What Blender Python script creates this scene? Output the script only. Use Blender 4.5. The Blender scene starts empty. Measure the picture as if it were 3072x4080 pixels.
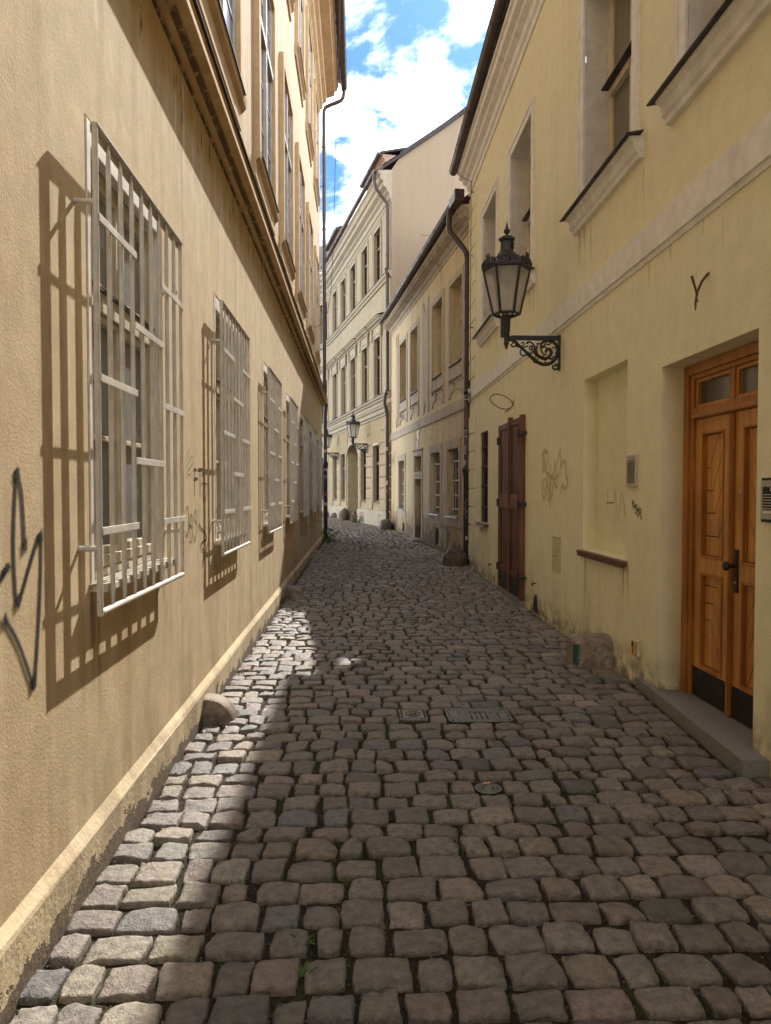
import bpy, bmesh, math, random
import numpy as np
from mathutils import Vector, Matrix
rnd = random.Random(7)
PI = math.pi
scene = bpy.context.scene
COL = scene.collection

# ------------------------------------------------------------------ ground height
def sstep(a, b, x):
    t = max(0., min(1., (x-a)/(b-a))); return t*t*(3-2*t)
def gz(x, y):
    k = sstep(20, 27, y)
    c = max(0., min(1., (x+1.4)/2.2))
    return 0.29*sstep(9, 27, y)*(c*(1-k)+k)

# ------------------------------------------------------------------ materials
class NT:
    def __init__(s, name):
        s.m = bpy.data.materials.new(name); s.m.use_nodes = True
        s.t = s.m.node_tree; s.t.nodes.clear()
        s.out = s.t.nodes.new('ShaderNodeOutputMaterial')
        s.b = s.t.nodes.new('ShaderNodeBsdfPrincipled')
        s.t.links.new(s.b.outputs[0], s.out.inputs[0])
        s._pos = None
    def L(s, a, i):
        if hasattr(a, 'is_output') or isinstance(a, bpy.types.NodeSocket): s.t.links.new(a, i)
        else:
            if isinstance(a, (tuple, list)) and len(a) == 3 and i.type == 'RGBA': a = tuple(a)+(1,)
            i.default_value = a
    def pos(s):
        if s._pos is None: s._pos = s.t.nodes.new('ShaderNodeNewGeometry').outputs['Position']
        return s._pos
    def obj(s): return s.t.nodes.new('ShaderNodeTexCoord').outputs['Object']
    def map(s, v, scale=(1,1,1), loc=(0,0,0), rot=(0,0,0)):
        n = s.t.nodes.new('ShaderNodeMapping'); s.L(v, n.inputs[0])
        n.inputs['Scale'].default_value = scale; n.inputs['Location'].default_value = loc; n.inputs['Rotation'].default_value = rot
        return n.outputs[0]
    def noise(s, v, sc, det=4, ro=.55, dist=0.):
        n = s.t.nodes.new('ShaderNodeTexNoise'); s.L(v, n.inputs['Vector'])
        n.inputs['Scale'].default_value = sc; n.inputs['Detail'].default_value = det
        n.inputs['Roughness'].default_value = ro; n.inputs['Distortion'].default_value = dist
        return n.outputs['Fac']
    def voro(s, v, sc, feat='F1'):
        n = s.t.nodes.new('ShaderNodeTexVoronoi'); n.feature = feat; s.L(v, n.inputs['Vector']); n.inputs['Scale'].default_value = sc
        return n.outputs['Distance']
    def ramp(s, f, a, b, lo=0., hi=1.):
        n = s.t.nodes.new('ShaderNodeMapRange'); n.interpolation_type = 'SMOOTHSTEP'
        s.L(f, n.inputs[0]); n.inputs[1].default_value = a; n.inputs[2].default_value = b
        n.inputs[3].default_value = lo; n.inputs[4].default_value = hi
        return n.outputs[0]
    def mix(s, f, a, b, mode='MIX'):
        n = s.t.nodes.new('ShaderNodeMix'); n.data_type = 'RGBA'; n.blend_type = mode
        s.L(f, n.inputs[0]); s.L(a, n.inputs[6]); s.L(b, n.inputs[7]); return n.outputs[2]
    def math(s, op, a, b=0.):
        n = s.t.nodes.new('ShaderNodeMath'); n.operation = op; s.L(a, n.inputs[0]); s.L(b, n.inputs[1]); return n.outputs[0]
    def sep(s, v, k):
        n = s.t.nodes.new('ShaderNodeSeparateXYZ'); s.L(v, n.inputs[0]); return n.outputs[k]
    def attr(s, name):
        n = s.t.nodes.new('ShaderNodeAttribute'); n.attribute_name = name; return n
    def bump(s, h, strength=.3, dist=.01, nrm=None):
        n = s.t.nodes.new('ShaderNodeBump'); s.L(h, n.inputs['Height']); n.inputs['Strength'].default_value = strength; n.inputs['Distance'].default_value = dist
        if nrm: s.t.links.new(nrm, n.inputs['Normal'])
        s.t.links.new(n.outputs[0], s.b.inputs['Normal']); return n.outputs[0]
    def set(s, col=None, rough=None, metal=None, spec=None):
        if col is not None: s.L(col, s.b.inputs['Base Color'])
        if rough is not None: s.L(rough, s.b.inputs['Roughness'])
        if metal is not None: s.L(metal, s.b.inputs['Metallic'])
        if spec is not None: s.L(spec, s.b.inputs['Specular IOR Level'])
        return s.m

def mul(c, k): return tuple(min(1., x*k) for x in c)

def plaster(name, base, alt, dark, pale, streak=.35, stain=.5, stainz=1.2, bump=.3, extra=None, gs=65, mot=1.):
    t = NT(name); p = t.pos()
    big = t.ramp(t.noise(p, .55, 5, .6), .35, .68)
    c = t.mix(big, base, alt)
    st = t.ramp(t.noise(t.map(p, (4.5, 4.5, .32)), 1., 5, .6), .45, .72)
    c = t.mix(t.math('MULTIPLY', st, streak), c, dark)
    st2 = t.ramp(t.noise(t.map(p, (6., 6., .5), (3, 7, 1)), 1., 5, .6), .5, .78)
    c = t.mix(t.math('MULTIPLY', st2, streak*.9), c, pale)
    mid = t.ramp(t.noise(p, 7, 4, .65), .3, .7, 1-.1*mot, 1+.08*mot)
    fine = t.ramp(t.noise(p, gs*1.6, 2), .25, .75, .92, 1.07)
    c = t.mix(1., c, t.math('MULTIPLY', mid, fine), 'MULTIPLY')
    z = t.sep(p, 2)
    low = t.ramp(z, .1, stainz, 1., 0.)
    sm = t.ramp(t.noise(t.map(p, (2.2, 2.2, .8), (1, 2, 5)), 1., 6, .65), .42, .66)
    c = t.mix(t.math('MULTIPLY', t.math('MULTIPLY', sm, low), stain), c, mul(dark, .42))
    dots = t.ramp(t.noise(t.map(p, (26, 26, 9), (2, 2, 2)), 1., 3, .6), .735, .77)
    c = t.mix(t.math('MULTIPLY', dots, .55), c, mul(dark, .35))
    h = t.math('ADD', t.math('MULTIPLY', t.noise(p, gs, 3, .6), .6), t.math('MULTIPLY', t.noise(p, 4, 3), .9))
    if extra: c, h = extra(t, p, z, c, h)
    t.set(c, .9, 0, .25)
    t.bump(h, bump, .012)
    return t.m

def drips(t, p, z, c, zones, col, dens=.6, sc=(9, 9, .9), lo=.50, hi=.66):
    # stains that run down from a fixed source: (y0, y1, top z, bottom z)
    y = t.sep(p, 1); tot = None
    for y0, y1, zt, zb in zones:
        e = min(.12, (y1-y0)*.4)
        k = t.math('MULTIPLY', t.ramp(y, y0, y0+e), t.ramp(y, y1, y1-e))
        k = t.math('MULTIPLY', k, t.math('MULTIPLY', t.ramp(z, zb, zt), t.ramp(z, zt+.01, zt-.01)))
        tot = k if tot is None else t.math('MAXIMUM', tot, k)
    st = t.ramp(t.noise(t.map(p, sc, (5, 2, 8)), 1., 5, .65), lo, hi)
    return t.mix(t.math('MULTIPLY', t.math('MULTIPLY', tot, st), dens), c, col)
def ex_left(t, p, z, c, h):
    zone = t.math('MULTIPLY', t.ramp(z, 2.9, 3.7), t.ramp(z, 4.3, 4.2))
    g = t.ramp(t.noise(p, .5, 2), .4, .62)
    ch = t.ramp(t.noise(t.map(p, (8, 8, 1.5), (4, 1, 3)), 1., 7, .72), .585, .615)
    ch = t.math('MULTIPLY', t.math('MULTIPLY', ch, zone), g)
    c = t.mix(t.math('MULTIPLY', ch, .85), c, (.72, .66, .56))
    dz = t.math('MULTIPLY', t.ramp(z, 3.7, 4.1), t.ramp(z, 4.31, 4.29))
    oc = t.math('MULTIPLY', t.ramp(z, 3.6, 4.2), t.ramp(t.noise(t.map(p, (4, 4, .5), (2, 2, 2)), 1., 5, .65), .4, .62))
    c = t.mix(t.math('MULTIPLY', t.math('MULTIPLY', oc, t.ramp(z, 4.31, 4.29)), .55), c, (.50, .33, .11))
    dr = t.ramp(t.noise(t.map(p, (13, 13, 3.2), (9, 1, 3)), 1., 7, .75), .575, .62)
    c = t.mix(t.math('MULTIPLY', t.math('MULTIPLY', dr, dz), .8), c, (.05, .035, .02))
    h = t.math('SUBTRACT', h, t.math('MULTIPLY', ch, .6))
    c = drips(t, p, z, c, [(w-.05, w+.35, 1.2, .45) for w in (2.88, 5.48, 8.33, 10.98, 13.72, 16.48)]+[(w+1.0, w+1.35, 1.2, .6) for w in (2.88, 5.48, 8.33, 10.98)], (.13, .085, .045), .7, (14, 14, 1.2), .46, .62)
    c = drips(t, p, z, c, [(4.3, 5.2, 4.2, 3.2), (5.6, 6.6, 4.15, 3.0), (7.4, 9.6, 4.2, 3.1), (10.2, 13, 4.2, 3.0)], (.80, .76, .68), .75, (16, 16, .9), .56, .66)
    gp = t.math('MULTIPLY', t.math('MULTIPLY', t.ramp(t.sep(p, 1), 13.6, 13.75), t.ramp(t.sep(p, 1), 15.3, 15.2)), t.math('MULTIPLY', t.ramp(z, 1.25, 1.1), t.ramp(z, .2, .3)))
    c = t.mix(t.math('MULTIPLY', gp, .7), c, (.46, .42, .36))
    # damp darker base above the plinth
    b = t.math('MULTIPLY', t.ramp(z, .15, 1.0, 1., 0.), t.ramp(t.noise(t.map(p, (5, 5, .7), (7, 0, 0)), 1., 6, .65), .4, .65))
    c = t.mix(t.math('MULTIPLY', b, .4), c, (.30, .20, .10))
    return c, h
def ex_plinth(t, p, z, c, h):
    n = t.math('ADD', z, t.math('MULTIPLY', t.math('SUBTRACT', t.noise(t.map(p, (1, 5, 6)), 1., 6, .7), .5), .42))
    pe = t.ramp(n, .07, .055)
    c = t.mix(pe, c, t.mix(t.noise(p, 30, 4), (.10, .075, .05), (.20, .16, .12)))
    h = t.math('SUBTRACT', h, t.math('MULTIPLY', pe, 1.2))
    return c, h
def ex_b(t, p, z, c, h):
    n = t.math('ADD', z, t.math('MULTIPLY', t.math('SUBTRACT', t.noise(t.map(p, (1.6, 1.6, 1.1)), 1., 8, .68), .5), 2.6))
    pe = t.ramp(n, .52, .47)
    pe2 = t.ramp(n, 1.15, .75)
    c = t.mix(t.math('MULTIPLY', pe2, .55), c, (.20, .15, .085))
    c = t.mix(pe, c, t.mix(t.noise(p, 9, 5, .7), (.08, .055, .035), (.26, .20, .13)))
    h = t.math('SUBTRACT', h, t.math('MULTIPLY', pe, 2.2))
    h = t.math('ADD', h, t.math('MULTIPLY', t.math('MULTIPLY', pe, t.noise(p, 14, 4)), 2.))
    og = t.ramp(t.noise(p, .9, 2), .56, .6)
    og = t.math('MULTIPLY', og, t.ramp(z, 2.0, 1.8))
    c = t.mix(t.math('MULTIPLY', og, .5), c, (.50, .33, .11))
    return c, h
def ex_a(t, p, z, c, h):
    # long soft grey smears under the sills and low on the wall
    sm = t.ramp(t.noise(t.map(p, (1.6, 1.6, .55), (11, 3, 1)), 1., 6, .62), .5, .72)
    up = t.math('MULTIPLY', t.ramp(z, 3.6, 5.), t.ramp(z, 7.6, 6.))
    c = t.mix(t.math('MULTIPLY', t.math('MULTIPLY', sm, up), .2), c, (.55, .45, .28))
    pt = t.ramp(t.noise(p, .8, 3, .6, .4), .57, .63)
    c = t.mix(t.math('MULTIPLY', pt, .12), c, (.74, .66, .46))
    c = drips(t, p, z, c, [(5.6, 6.0, 4.3, 3.74), (6.9, 7.66, 4.3, 3.72), (9.1, 9.7, 4.3, 3.8), (10.8, 11.2, 4.3, 3.8), (11.5, 12, 4.3, 3.8), (13.1, 13.6, 4.3, 3.8), (3.4, 3.9, 4.3, 3.8), (7.9, 8.5, 3.42, 2.4), (7.0, 7.4, .98, .2), (5.9, 6.3, .98, .3), (12.5, 13.5, .97, .2)], (.26, .21, .13), .6, (14, 14, 1.3), .50, .64)
    c = drips(t, p, z, c, [(4, 14.6, 3.44, 2.9)], (.30, .24, .14), .5, (15, 15, 1.6), .6, .68)
    gr = t.math('MULTIPLY', t.ramp(z, .35, .05), t.ramp(t.noise(p, 6, 5, .7), .38, .6))
    c = t.mix(t.math('MULTIPLY', gr, .75), c, (.13, .10, .06))
    return c, h

M = {}
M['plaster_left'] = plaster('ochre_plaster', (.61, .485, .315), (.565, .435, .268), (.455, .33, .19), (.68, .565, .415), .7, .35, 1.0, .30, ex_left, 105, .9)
M['plinth_left'] = plaster('plinth_plaster', (.58, .475, .325), (.52, .41, .26), (.34, .25, .15), (.64, .55, .41), .4, .5, .5, .6, ex_plinth, 40)
def ex_trim(t, p, z, c, h):
    g = t.math('MULTIPLY', t.math('MULTIPLY', t.ramp(z, 4.24, 4.25), t.ramp(z, 4.276, 4.262)), t.ramp(t.noise(p, 7, 6, .7), .36, .5))
    c = t.mix(t.math('MULTIPLY', g, .85), c, (.045, .03, .018))
    g = t.math('MULTIPLY', t.math('MULTIPLY', t.ramp(z, 4.283, 4.286), t.ramp(z, 4.306, 4.303)), t.ramp(t.noise(p, 9, 5, .7), .34, .48))
    c = t.mix(t.math('MULTIPLY', g, .8), c, (.06, .04, .022))
    sp = t.ramp(t.noise(p, 34, 6, .75), .62, .68)
    c = t.mix(t.math('MULTIPLY', sp, .6), c, (.10, .065, .035))
    return c, h
M['trim_left'] = plaster('ochre_trim', (.64, .475, .28), (.58, .41, .22), (.42, .275, .13), (.69, .535, .355), .45, .0, .5, .25, ex_trim)
M['plaster_right'] = plaster('yellow_plaster', (.82, .77, .545), (.81, .755, .52), (.74, .67, .46), (.83, .79, .60), .3, .42, 1.0, .2, ex_a, 75, .45)
M['trim_right'] = plaster('pale_trim', (.83, .81, .765), (.80, .775, .72), (.64, .59, .51), (.84, .82, .79), .3, 0, .5, .2)
M['reveal_right'] = plaster('grey_reveal', (.70, .675, .64), (.67, .64, .60), (.5, .47, .43), (.74, .72, .69), .2, 0, .5, .15)
M['plaster_mid'] = plaster('weathered_plaster', (.66, .55, .335), (.62, .52, .35), (.38, .28, .15), (.69, .61, .45), .6, .75, 1.8, .5, ex_b, 45)
M['trim_mid'] = plaster('weathered_trim', (.52, .46, .37), (.46, .40, .31), (.28, .22, .15), (.6, .55, .46), .55, .5, 1.5, .35)
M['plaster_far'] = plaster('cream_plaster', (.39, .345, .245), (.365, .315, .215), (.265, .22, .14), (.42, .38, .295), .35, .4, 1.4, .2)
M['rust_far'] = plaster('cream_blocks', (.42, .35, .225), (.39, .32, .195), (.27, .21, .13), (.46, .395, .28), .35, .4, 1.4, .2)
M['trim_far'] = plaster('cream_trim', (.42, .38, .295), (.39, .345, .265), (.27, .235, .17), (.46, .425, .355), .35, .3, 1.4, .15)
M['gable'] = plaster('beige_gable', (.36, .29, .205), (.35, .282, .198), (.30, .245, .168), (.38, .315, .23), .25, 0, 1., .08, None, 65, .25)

def simple(name, col, rough=.6, metal=0., var=.15, sc=12, bump=.1, spec=.4, stretch=(1, 1, 1)):
    t = NT(name); p = t.map(t.pos(), stretch)
    f = t.ramp(t.noise(p, sc, 5, .65), .25, .75, 1-var, 1+var)
    g = t.ramp(t.noise(p, sc*9, 2), .2, .8, 1-var*.5, 1+var*.5)
    c = t.mix(1., col, t.math('MULTIPLY', f, g), 'MULTIPLY')
    r = t.ramp(t.noise(p, sc*.7, 4), .3, .7, max(.02, rough-.1), min(1., rough+.1))
    t.set(c, r, metal, spec)
    if bump: t.bump(t.noise(p, sc*6, 3), bump, .004)
    return t.m
def painted(name, col, chip, amt=.66, rough=.5, sc=18):
    t = NT(name); p = t.pos()
    f = t.ramp(t.noise(p, sc*.4, 4), .3, .7, .86, 1.1)
    c = t.mix(1., col, f, 'MULTIPLY')
    ch = t.ramp(t.noise(p, sc, 7, .72), amt, amt+.04)
    c = t.mix(ch, c, chip)
    t.set(c, t.ramp(t.noise(p, 9, 3), .3, .7, rough-.08, rough+.12), 0, .4)
    t.bump(t.math('SUBTRACT', t.noise(p, 60, 3), ch), .18, .003)
    return t.m
M['grille'] = painted('grille_paint', (.60, .565, .50), (.23, .13, .07), .72, .45, 26)
M['frame_left'] = painted('old_white_paint', (.52, .45, .34), (.30, .23, .15), .64, .6, 22)
M['strip_left'] = painted('white_strip_paint', (.70, .65, .58), (.45, .36, .25), .66, .65, 16)
M['sill_left'] = painted('stone_sill', (.55, .49, .40), (.25, .20, .14), .55, .8, 16)
M['frame_grey'] = painted('grey_white_paint', (.50, .48, .45), (.35, .32, .28), .7, .45)
M['frame_right'] = painted('cream_paint', (.62, .54, .40), (.35, .28, .2), .7, .5)
M['frame_dark'] = painted('dark_frame_paint', (.055, .028, .018), (.02, .012, .01), .7, .5)
M['iron'] = simple('black_iron', (.018, .018, .017), .48, 0, .5, 40, .2, .5)
M['pipe'] = simple('brown_pipe_paint', (.055, .034, .028), .42, 0, .25, 9, .06, .5)
M['pipe_grey'] = simple('grey_pipe', (.13, .11, .095), .55, 0, .25, 12, .06, .4)
M['cast_iron'] = simple('cast_iron', (.022, .02, .019), .5, 0, .4, 25, .15, .5)
M['flashing'] = simple('dark_flashing', (.035, .027, .024), .5, 0, .3, 14, .08, .4)
M['tile'] = simple('roof_tiles', (.16, .07, .045), .8, 0, .35, 12, .2, .3)
M['slate'] = simple('dark_roof_sheet', (.04, .034, .034), .6, 0, .25, 6, .1, .4)
M['zinc'] = simple('zinc_sheet', (.30, .32, .34), .4, .6, .2, 12, .05, .5)
M['sillbrown'] = simple('brown_sill', (.13, .052, .036), .45, 0, .25, 10, .06, .4)
M['granite'] = simple('granite_step', (.21, .205, .195), .75, 0, .22, 60, .25, .35)
M['darkmetal'] = simple('dark_sheet', (.012, .012, .013), .5, 0, .3, 20, .06, .4)
M['rubber'] = simple('white_plastic', (.62, .60, .55), .45, 0, .08, 20, 0, .5)
M['steel'] = simple('steel', (.45, .44, .41), .35, .7, .12, 30, .03, .5)
M['yellow_sign'] = simple('yellow_plastic', (.55, .32, .035), .5, 0, .15, 30, .05, .4)
M['red_enamel'] = simple('red_enamel', (.32, .022, .02), .3, 0, .1, 20, 0, .5)
M['white_enamel'] = simple('white_enamel', (.7, .68, .64), .4, 0, .1, 20, 0, .5)
M['blue_enamel'] = simple('dark_blue_enamel', (.02, .025, .05), .3, 0, .1, 20, 0, .5)
M['vent'] = simple('vent_plastic', (.50, .46, .37), .5, 0, .12, 25, .04, .4)
M['meter'] = simple('meter_door_paint', (.62, .53, .33), .6, 0, .1, 20, .06, .3)
M['wire'] = simple('cable_sheath', (.05, .04, .03), .6, 0, .3, 40, 0, .3)
M['rust'] = simple('rusty_iron', (.10, .06, .035), .75, 0, .5, 60, .3, .3)

def wood(name, col, dark, scale=1., rough=.45):
    t = NT(name); p = t.pos()
    q = t.map(p, (22*scale, 22*scale, 1.6*scale))
    a = t.noise(q, 1., 5, .6, .6)
    b = t.noise(t.map(p, (90*scale, 90*scale, 5*scale)), 1., 3, .5)
    c = t.mix(t.ramp(a, .3, .7), col, dark)
    c = t.mix(1., c, t.ramp(b, .25, .75, .86, 1.1), 'MULTIPLY')
    c = t.mix(1., c, t.ramp(t.noise(p, 2.2, 3), .3, .7, .85, 1.12), 'MULTIPLY')
    t.set(c, t.ramp(a, .2, .8, rough-.08, rough+.12), 0, .4)
    t.bump(b, .12, .003); return t.m
M['oak'] = wood('varnished_oak', (.60, .30, .085), (.44, .19, .045), 1., .42)
M['oakdark'] = wood('varnished_oak_frame', (.46, .20, .052), (.32, .125, .028), 1., .45)
M['brownwood'] = wood('brown_boards', (.145, .057, .03), (.09, .034, .018), 1., .5)
M['brownwood2'] = wood('brown_board_edge', (.20, .08, .038), (.12, .046, .022), 1., .5)

def glass(name, col, rough=.03, dirt=.0, dcol=(.3, .3, .3), spec=.5):
    t = NT(name); p = t.pos()
    d = t.ramp(t.noise(t.map(p, (3, 3, 1.2)), 1.2, 5, .65), .35, .75)
    c = t.mix(t.math('MULTIPLY', d, dirt), col, dcol)
    t.set(c, t.ramp(d, 0, 1, rough, rough+dirt*.3), 0, spec)
    if spec > .3: t.b.inputs['IOR'].default_value = 1.52
    t.bump(t.noise(p, 1.7, 2), .05, .02)
    return t.m
M['glass_dusty'] = glass('dusty_glass', (.17, .185, .19), .1, .8, (.36, .37, .36))
M['glass_dark'] = glass('dark_glass', (.012, .013, .014), .06, .15, (.06, .06, .06), .12)
M['glass_up'] = glass('upper_glass', (.05, .055, .06), .15, .06, (.12, .12, .12))
M['glass_up'].node_tree.nodes['Principled BSDF'].inputs['IOR'].default_value = 1.8
M['glass_curtain'] = glass('curtained_glass', (.14, .12, .085), .06, .4, (.24, .21, .16))
M['glass_door'] = glass('door_glass', (.07, .07, .06), .06, .6, (.2, .2, .18))
def lampglass():
    t = NT('frosted_lamp_glass'); p = t.pos()
    d = t.ramp(t.noise(t.map(p, (9, 9, 4)), 1., 5, .65), .45, .7)
    t.set(t.mix(d, (.86, .87, .83), (.50, .42, .32)), .35, 0, .5)
    tr = t.t.nodes.new('ShaderNodeBsdfTransparent'); tr.inputs[0].default_value = (.93, .92, .88, 1)
    tl = t.t.nodes.new('ShaderNodeBsdfTranslucent'); tl.inputs[0].default_value = (.85, .83, .77, 1)
    m1 = t.t.nodes.new('ShaderNodeMixShader'); m1.inputs[0].default_value = .62
    t.t.links.new(t.b.outputs[0], m1.inputs[1]); t.t.links.new(tl.outputs[0], m1.inputs[2])
    m2 = t.t.nodes.new('ShaderNodeMixShader'); t.L(t.ramp(d, 0, 1, .45, .18), m2.inputs[0])
    t.t.links.new(m1.outputs[0], m2.inputs[1]); t.t.links.new(tr.outputs[0], m2.inputs[2])
    t.t.links.new(m2.outputs[0], t.out.inputs[0]); return t.m
M['lampglass'] = lampglass()

def paint(name, col, dens=1., lo=.0, hi=.7, breakup=.0):
    t = NT(name); a = t.attr('soft').outputs['Fac']; p = t.pos()
    n = t.noise(p, 120, 3, .6)
    f = t.ramp(t.math('ADD', a, t.math('MULTIPLY', t.math('SUBTRACT', n, .5), .5)), lo, hi, 0, dens)
    if breakup: f = t.math('MULTIPLY', f, t.ramp(t.noise(p, 25, 5, .7), .35, .6, 1-breakup, 1.))
    tr = t.t.nodes.new('ShaderNodeBsdfTransparent'); mx = t.t.nodes.new('ShaderNodeMixShader')
    t.set(col, .75, 0, .3); t.L(f, mx.inputs[0])
    t.t.links.new(tr.outputs[0], mx.inputs[1]); t.t.links.new(t.b.outputs[0], mx.inputs[2]); t.t.links.new(mx.outputs[0], t.out.inputs[0])
    return t.m
M['spray'] = paint('black_spray_paint', (.012, .012, .016), .92, .06, .95)
M['marker'] = paint('black_marker', (.010, .009, .009), .96, .02, .3)
M['thin_marker'] = paint('brown_marker', (.09, .06, .03), .85, .02, .3)
M['faded'] = paint('faded_yellow_spray', (.66, .56, .26), .6, .05, .8, .5)

def cobble():
    t = NT('cobblestone'); p = t.pos(); ca = t.attr('col').outputs['Color']
    n = t.noise(p, 26, 6, .68); n2 = t.noise(p, 130, 3, .6); big = t.noise(p, 9, 4, .6)
    c = t.mix(1., ca, t.ramp(n, .28, .72, .56, 1.38), 'MULTIPLY')
    c = t.mix(1., c, t.ramp(n2, .2, .8, .84, 1.16), 'MULTIPLY')
    c = t.mix(t.math('MULTIPLY', t.ramp(big, .55, .75), .45), c, t.mix(1., ca, (1.25, 1.0, .75), 'MULTIPLY'))
    pits = t.ramp(t.noise(t.map(p, (1, 1, 1), (5, 5, 5)), 75, 3, .7), .67, .73)
    c = t.mix(t.math('MULTIPLY', pits, .65), c, (.035, .028, .022))
    crk = t.ramp(t.noise(t.map(p, (18, 46, 20)), 1., 6, .75), .655, .70)
    c = t.mix(t.math('MULTIPLY', crk, .5), c, (.05, .04, .03))
    t.set(c, t.ramp(n, .3, .7, .36, .62), 0, .45)
    h = t.math('ADD', t.math('MULTIPLY', n, 1.1), t.math('MULTIPLY', n2, .35))
    h = t.math('ADD', h, t.math('MULTIPLY', big, 1.2))
    h = t.math('SUBTRACT', t.math('SUBTRACT', h, t.math('MULTIPLY', pits, .6)), t.math('MULTIPLY', crk, .6))
    t.bump(h, .8, .016)
    return t.m
M['cobble'] = cobble()
def soil():
    t = NT('joint_soil'); p = t.pos()
    n = t.noise(p, 60, 5, .7)
    c = t.mix(t.ramp(n, .3, .7), (.014, .011, .008), (.05, .038, .028))
    ms = t.math('MULTIPLY', t.ramp(t.noise(p, 1.6, 4, .65), .5, .64), t.ramp(n, .35, .6))
    c = t.mix(t.math('MULTIPLY', ms, .75), c, (.045, .055, .014))
    gr = t.ramp(t.noise(p, 180, 2), .66, .72)
    c = t.mix(t.math('MULTIPLY', gr, .6), c, (.24, .2, .16))
    t.set(c, .95, 0, .2); t.bump(t.noise(p, 110, 4), .7, .012); return t.m
M['soil'] = soil()
def guard(nm='guard_stone', k=1.):
    t = NT(nm); p = t.pos()
    n = t.noise(p, 14, 6, .68)
    c = t.mix(t.ramp(n, .3, .7), mul((.12, .092, .065), k), mul((.31, .25, .185), k))
    c = t.mix(t.ramp(t.noise(p, 5, 4), .58, .66), c, mul((.30, .26, .2), k))
    t.set(c, t.ramp(n, .3, .7, .45, .8), 0, .4); t.bump(t.math('ADD', n, t.noise(p, 70, 3)), .5, .015); return t.m
M['guard'] = guard()
M['guard_dark'] = guard('dark_guard_stone', .45)
def gravelm():
    t = NT('grit'); r = t.t.nodes.new('ShaderNodeNewGeometry').outputs['Random Per Island']
    t.set(t.mix(r, (.06, .05, .04), (.34, .28, .22)), .9, 0, .2); return t.m
M['grit'] = gravelm()
def leafm():
    t = NT('leaf'); r = t.t.nodes.new('ShaderNodeNewGeometry').outputs['Random Per Island']
    t.set(t.mix(r, (.030, .07, .012), (.09, .16, .03)), .6, 0, .3); return t.m
M['leaf'] = leafm()
M['green_paint'] = simple('green_paint', (.015, .085, .06), .6, 0, .5, 30, .1, .4)
M['cover'] = simple('cast_cover', (.20, .195, .18), .45, .35, .3, 50, .2, .5)
M['cover_dark'] = simple('cast_cover_recess', (.035, .032, .028), .6, 0, .3, 50, .2, .4)
M['brass_patina'] = simple('worn_brass', (.33, .22, .07), .45, .4, .3, 40, .1, .5)
M['sticker_w'] = simple('white_sticker', (.55, .53, .48), .6, 0, .25, 60, 0, .3)
M['sticker_r'] = simple('red_sticker', (.35, .08, .06), .6, 0, .4, 70, 0, .3)
M['sticker_b'] = simple('black_sticker', (.03, .03, .03), .6, 0, .4, 70, 0, .3)
M['sticker_t'] = simple('teal_sticker', (.16, .27, .28), .6, 0, .4, 70, 0, .3)
M['pinkdormer'] = plaster('pink_dormer', (.50, .36, .30), (.46, .32, .26), (.3, .2, .16), (.55, .43, .36), .2, 0, 1, .15)

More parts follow.
